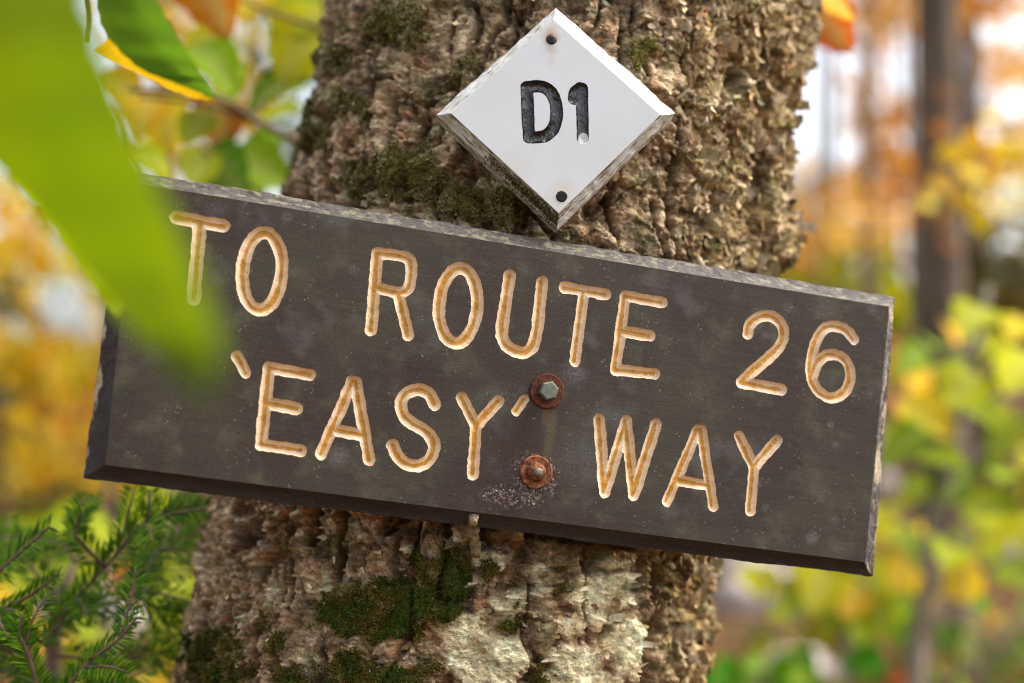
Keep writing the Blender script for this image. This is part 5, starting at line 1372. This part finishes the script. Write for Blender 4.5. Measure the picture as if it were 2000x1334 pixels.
leafy_sapling('moosewood_sapling', foot, [P(1790, 1340, 2.85), P(1800, 1200, 2.82), P(1835, 1000, 2.8), P(1868, 840, 2.8), P(1900, 700, 2.8), P(1930, 560, 2.8)], .021, lv + cloud(50, 1740, 2150, 600, 1170, 2.7, 4.0, ['ygreen', 'lime', 'ygreen', 'yellow', 'green'], rr), 'grey stemmed sapling with big yellow green leaves right of the sign', 31, size=.115)
fp = P(1640, 1500, 3.6); foot = np.array([fp[0], fp[1], gz(fp[0], fp[1])])
leafy_sapling('witch_hazel_shrub', foot, [P(1650, 1300, 3.6), P(1680, 1150, 3.6), P(1690, 960, 3.6)], .010, cloud(60, 1480, 1780, 1010, 1230, 3.1, 4.4, ['ygreen', 'lime', 'yellow', 'ygreen', 'ygreen', 'brown'], rr), 'low shrub of lime and yellow leaves under the right corner of the sign', 32, cat='shrub', size=.13)
fp = P(1480, 1600, 3.0); foot = np.array([fp[0], fp[1], gz(fp[0], fp[1])])
leafy_sapling('bush_honeysuckle', foot, [P(1470, 1400, 3.0), P(1500, 1320, 3.0)], .008, cloud(26, 1380, 1620, 1285, 1420, 2.6, 3.4, ['green', 'green', 'lime', 'dark'], rr), 'low green shrub at the bottom edge just right of the birch trunk', 33, cat='shrub', size=.10)
fp = P(1900, 1600, 3.4); foot = np.array([fp[0], fp[1], gz(fp[0], fp[1])])
leafy_sapling('blueberry_bush', foot, [P(1910, 1420, 3.4), P(1940, 1280, 3.4)], .008, cloud(40, 1680, 2100, 1170, 1400, 3.0, 4.6, ['green', 'dark', 'brown', 'red', 'green', 'yellow', 'lime'], rr), 'mixed dark green and brown bush in the bottom right corner', 34, cat='shrub', size=.09)
fp = P(250, 1600, 2.3); foot = np.array([fp[0], fp[1], gz(fp[0], fp[1])])
leafy_sapling('hazel_shrub', foot, [P(260, 1420, 2.3), P(290, 1250, 2.3), P(300, 1080, 2.3)], .010, [(210, 1035, 2.1, 'ygreen'), (195, 1045, 2.2, 'ygreen'), (290, 1005, 2.2, 'ygreen'), (130, 1020, 2.3, 'ygreen'), (330, 1165, 2.1, 'ygreen'), (345, 1185, 2.2, 'ygreen'), (340, 1230, 2.1, 'ygreen'), (370, 1270, 2.2, 'ygreen'), (150, 1150, 2.4, 'ygreen'), (30, 1165, 2.2, 'yellow'), (10, 1200, 2.3, 'yellow'), (240, 1145, 2.2, 'orange'), (290, 1310, 2.3, 'yellow'), (160, 1310, 2.3, 'ygreen'), (130, 1120, 2.4, 'lime'), (40, 1110, 2.5, 'ygreen')] + cloud(16, -60, 400, 1030, 1400, 2.2, 3.0, ['ygreen', 'lime', 'yellow'], rr), 'bright yellow green shrub glowing behind the fir sapling', 35, cat='shrub', size=.10)

def build_rocks():
    t = NT('pale_granite'); n_ = t.noise(t.obj(), 5, 5, .6); M['rock'] = t.surf(t.bsdf(col=t.mix(t.ramp(n_, .35, .65), (.30, .24, .21), (.42, .36, .33)), rough=.85, nrm=t.bump(n_, .05, .6)))
    for k, (px, py, s, lab) in enumerate(((1500, 1195, .33, 'pale blurred rock on the ground right of the birch trunk'), (1455, 1130, .26, 'small pinkish rock behind the pale one right of the trunk'), (1985, 1090, .26, 'pale blurred rock at the far right among the leaves'), (1690, 960, .30, 'pale rock showing between leaves near the right end of the sign'), (190, 1215, .36, 'tan boulder behind the fir sapling'), (1560, 1330, .2, 'small pale rock at the bottom edge right of the trunk'))):
        p, d = ground_hit(px, py); r_ = np.random.RandomState(k)
        th, ph = np.meshgrid(np.linspace(0, math.pi, 17), np.linspace(0, 2 * math.pi, 28, endpoint=False), indexing='ij')
        u = np.stack([np.sin(th) * np.cos(ph), np.sin(th) * np.sin(ph), np.cos(th)], 2).reshape(-1, 3)
        q = u * (s * np.array([1, .8, .62])) * (1 + .35 * fbm(u * 1.6 + k * 7, 3, k))[:, None]
        i = np.arange(16)[:, None] * 28 + np.arange(28)[None]; j = np.arange(16)[:, None] * 28 + (np.arange(28)[None] + 1) % 28
        F = np.stack([i.ravel(), (i + 28).ravel(), (j + 28).ravel(), j.ravel()], 1)
        o = obj('boulder', mesh('boulder', q, F, M['rock'], True)); o.location = (p[0], p[1], p[2] + s * .1); tag(o, lab, 'rock', 'rocks on the forest floor')
build_rocks()

def build_litter():
    rs = np.random.RandomState(9); n = 30000
    y = 1.6 + 21 * rs.rand(n) ** 1.2; x = rs.uniform(-.5, .5, n) * (y * 2.0 + 3); z = gz(x, y) + .012
    c = np.stack([x, y, z], 1); d = rs.normal(size=(n, 3)); d[:, 2] *= .3; d /= np.linalg.norm(d, axis=1)[:, None]
    up = np.array([0, 0, 1.0]) + rs.normal(0, .35, (n, 3)); s = np.cross(up, d); s /= np.linalg.norm(s, axis=1)[:, None]
    L = rs.uniform(.05, .12, n)[:, None]; V = np.concatenate([c - d * L * .5, c + s * L * .33 + (0, 0, .012), c + d * L * .5, c - s * L * .33 + (0, 0, .012)]); V[:, 2] += .02
    i = np.arange(n); F = np.stack([i, i + n, i + 2 * n, i + 3 * n], 1)
    P_ = np.array([(.18, .075, .02), (.11, .05, .018), (.28, .14, .04), (.38, .20, .025), (.22, .14, .07), (.07, .035, .015), (.30, .20, .12)])
    col = P_[rs.randint(0, len(P_), n)] * rs.uniform(.7, 1.2, n)[:, None]
    tag(obj('fallen_leaves', mesh('fallen_leaves', V, F, M['crown'], False, np.tile(col, (4, 1)))), 'brown and tan fallen leaves covering the forest floor', 'leaf litter', kind='stuff')
    # low green ground cover
    n = 16000; y = rs.uniform(2.2, 14, n); x = rs.uniform(-.5, .5, n) * (y * 1.7 + 2)
    k = perlin(np.stack([x * .9, y * .9, x * 0], 1), 33) > .02; x, y = x[k], y[k]; n = len(x)
    z = gz(x, y); a = rs.uniform(0, 6.28, n); h = rs.uniform(.05, .22, n); w = rs.uniform(.02, .05, n)
    b = np.stack([x, y, z], 1); dx = np.stack([np.cos(a), np.sin(a), 0 * a], 1); sx = np.stack([-np.sin(a), np.cos(a), 0 * a], 1)
    mid = b + dx * (h * .35)[:, None] + np.array([0, 0, 1]) * (h * .7)[:, None]; tip = b + dx * (h * .9)[:, None] + np.array([0, 0, 1]) * (h * .75)[:, None]
    V = np.concatenate([b, mid + sx * w[:, None], tip, mid - sx * w[:, None]]); i = np.arange(n); F = np.stack([i, i + n, i + 2 * n, i + 3 * n], 1)
    P_ = np.array([(.05, .11, .006), (.10, .17, .006), (.03, .06, .008), (.20, .21, .01), (.13, .085, .015)])
    col = P_[rs.randint(0, len(P_), n)] * rs.uniform(.7, 1.2, n)[:, None]
    tag(obj('ground_cover', mesh('ground_cover', V, F, M['crown'], False, np.tile(col, (4, 1)))), 'low green plants growing over the forest floor', 'ground cover', kind='stuff')
build_litter()
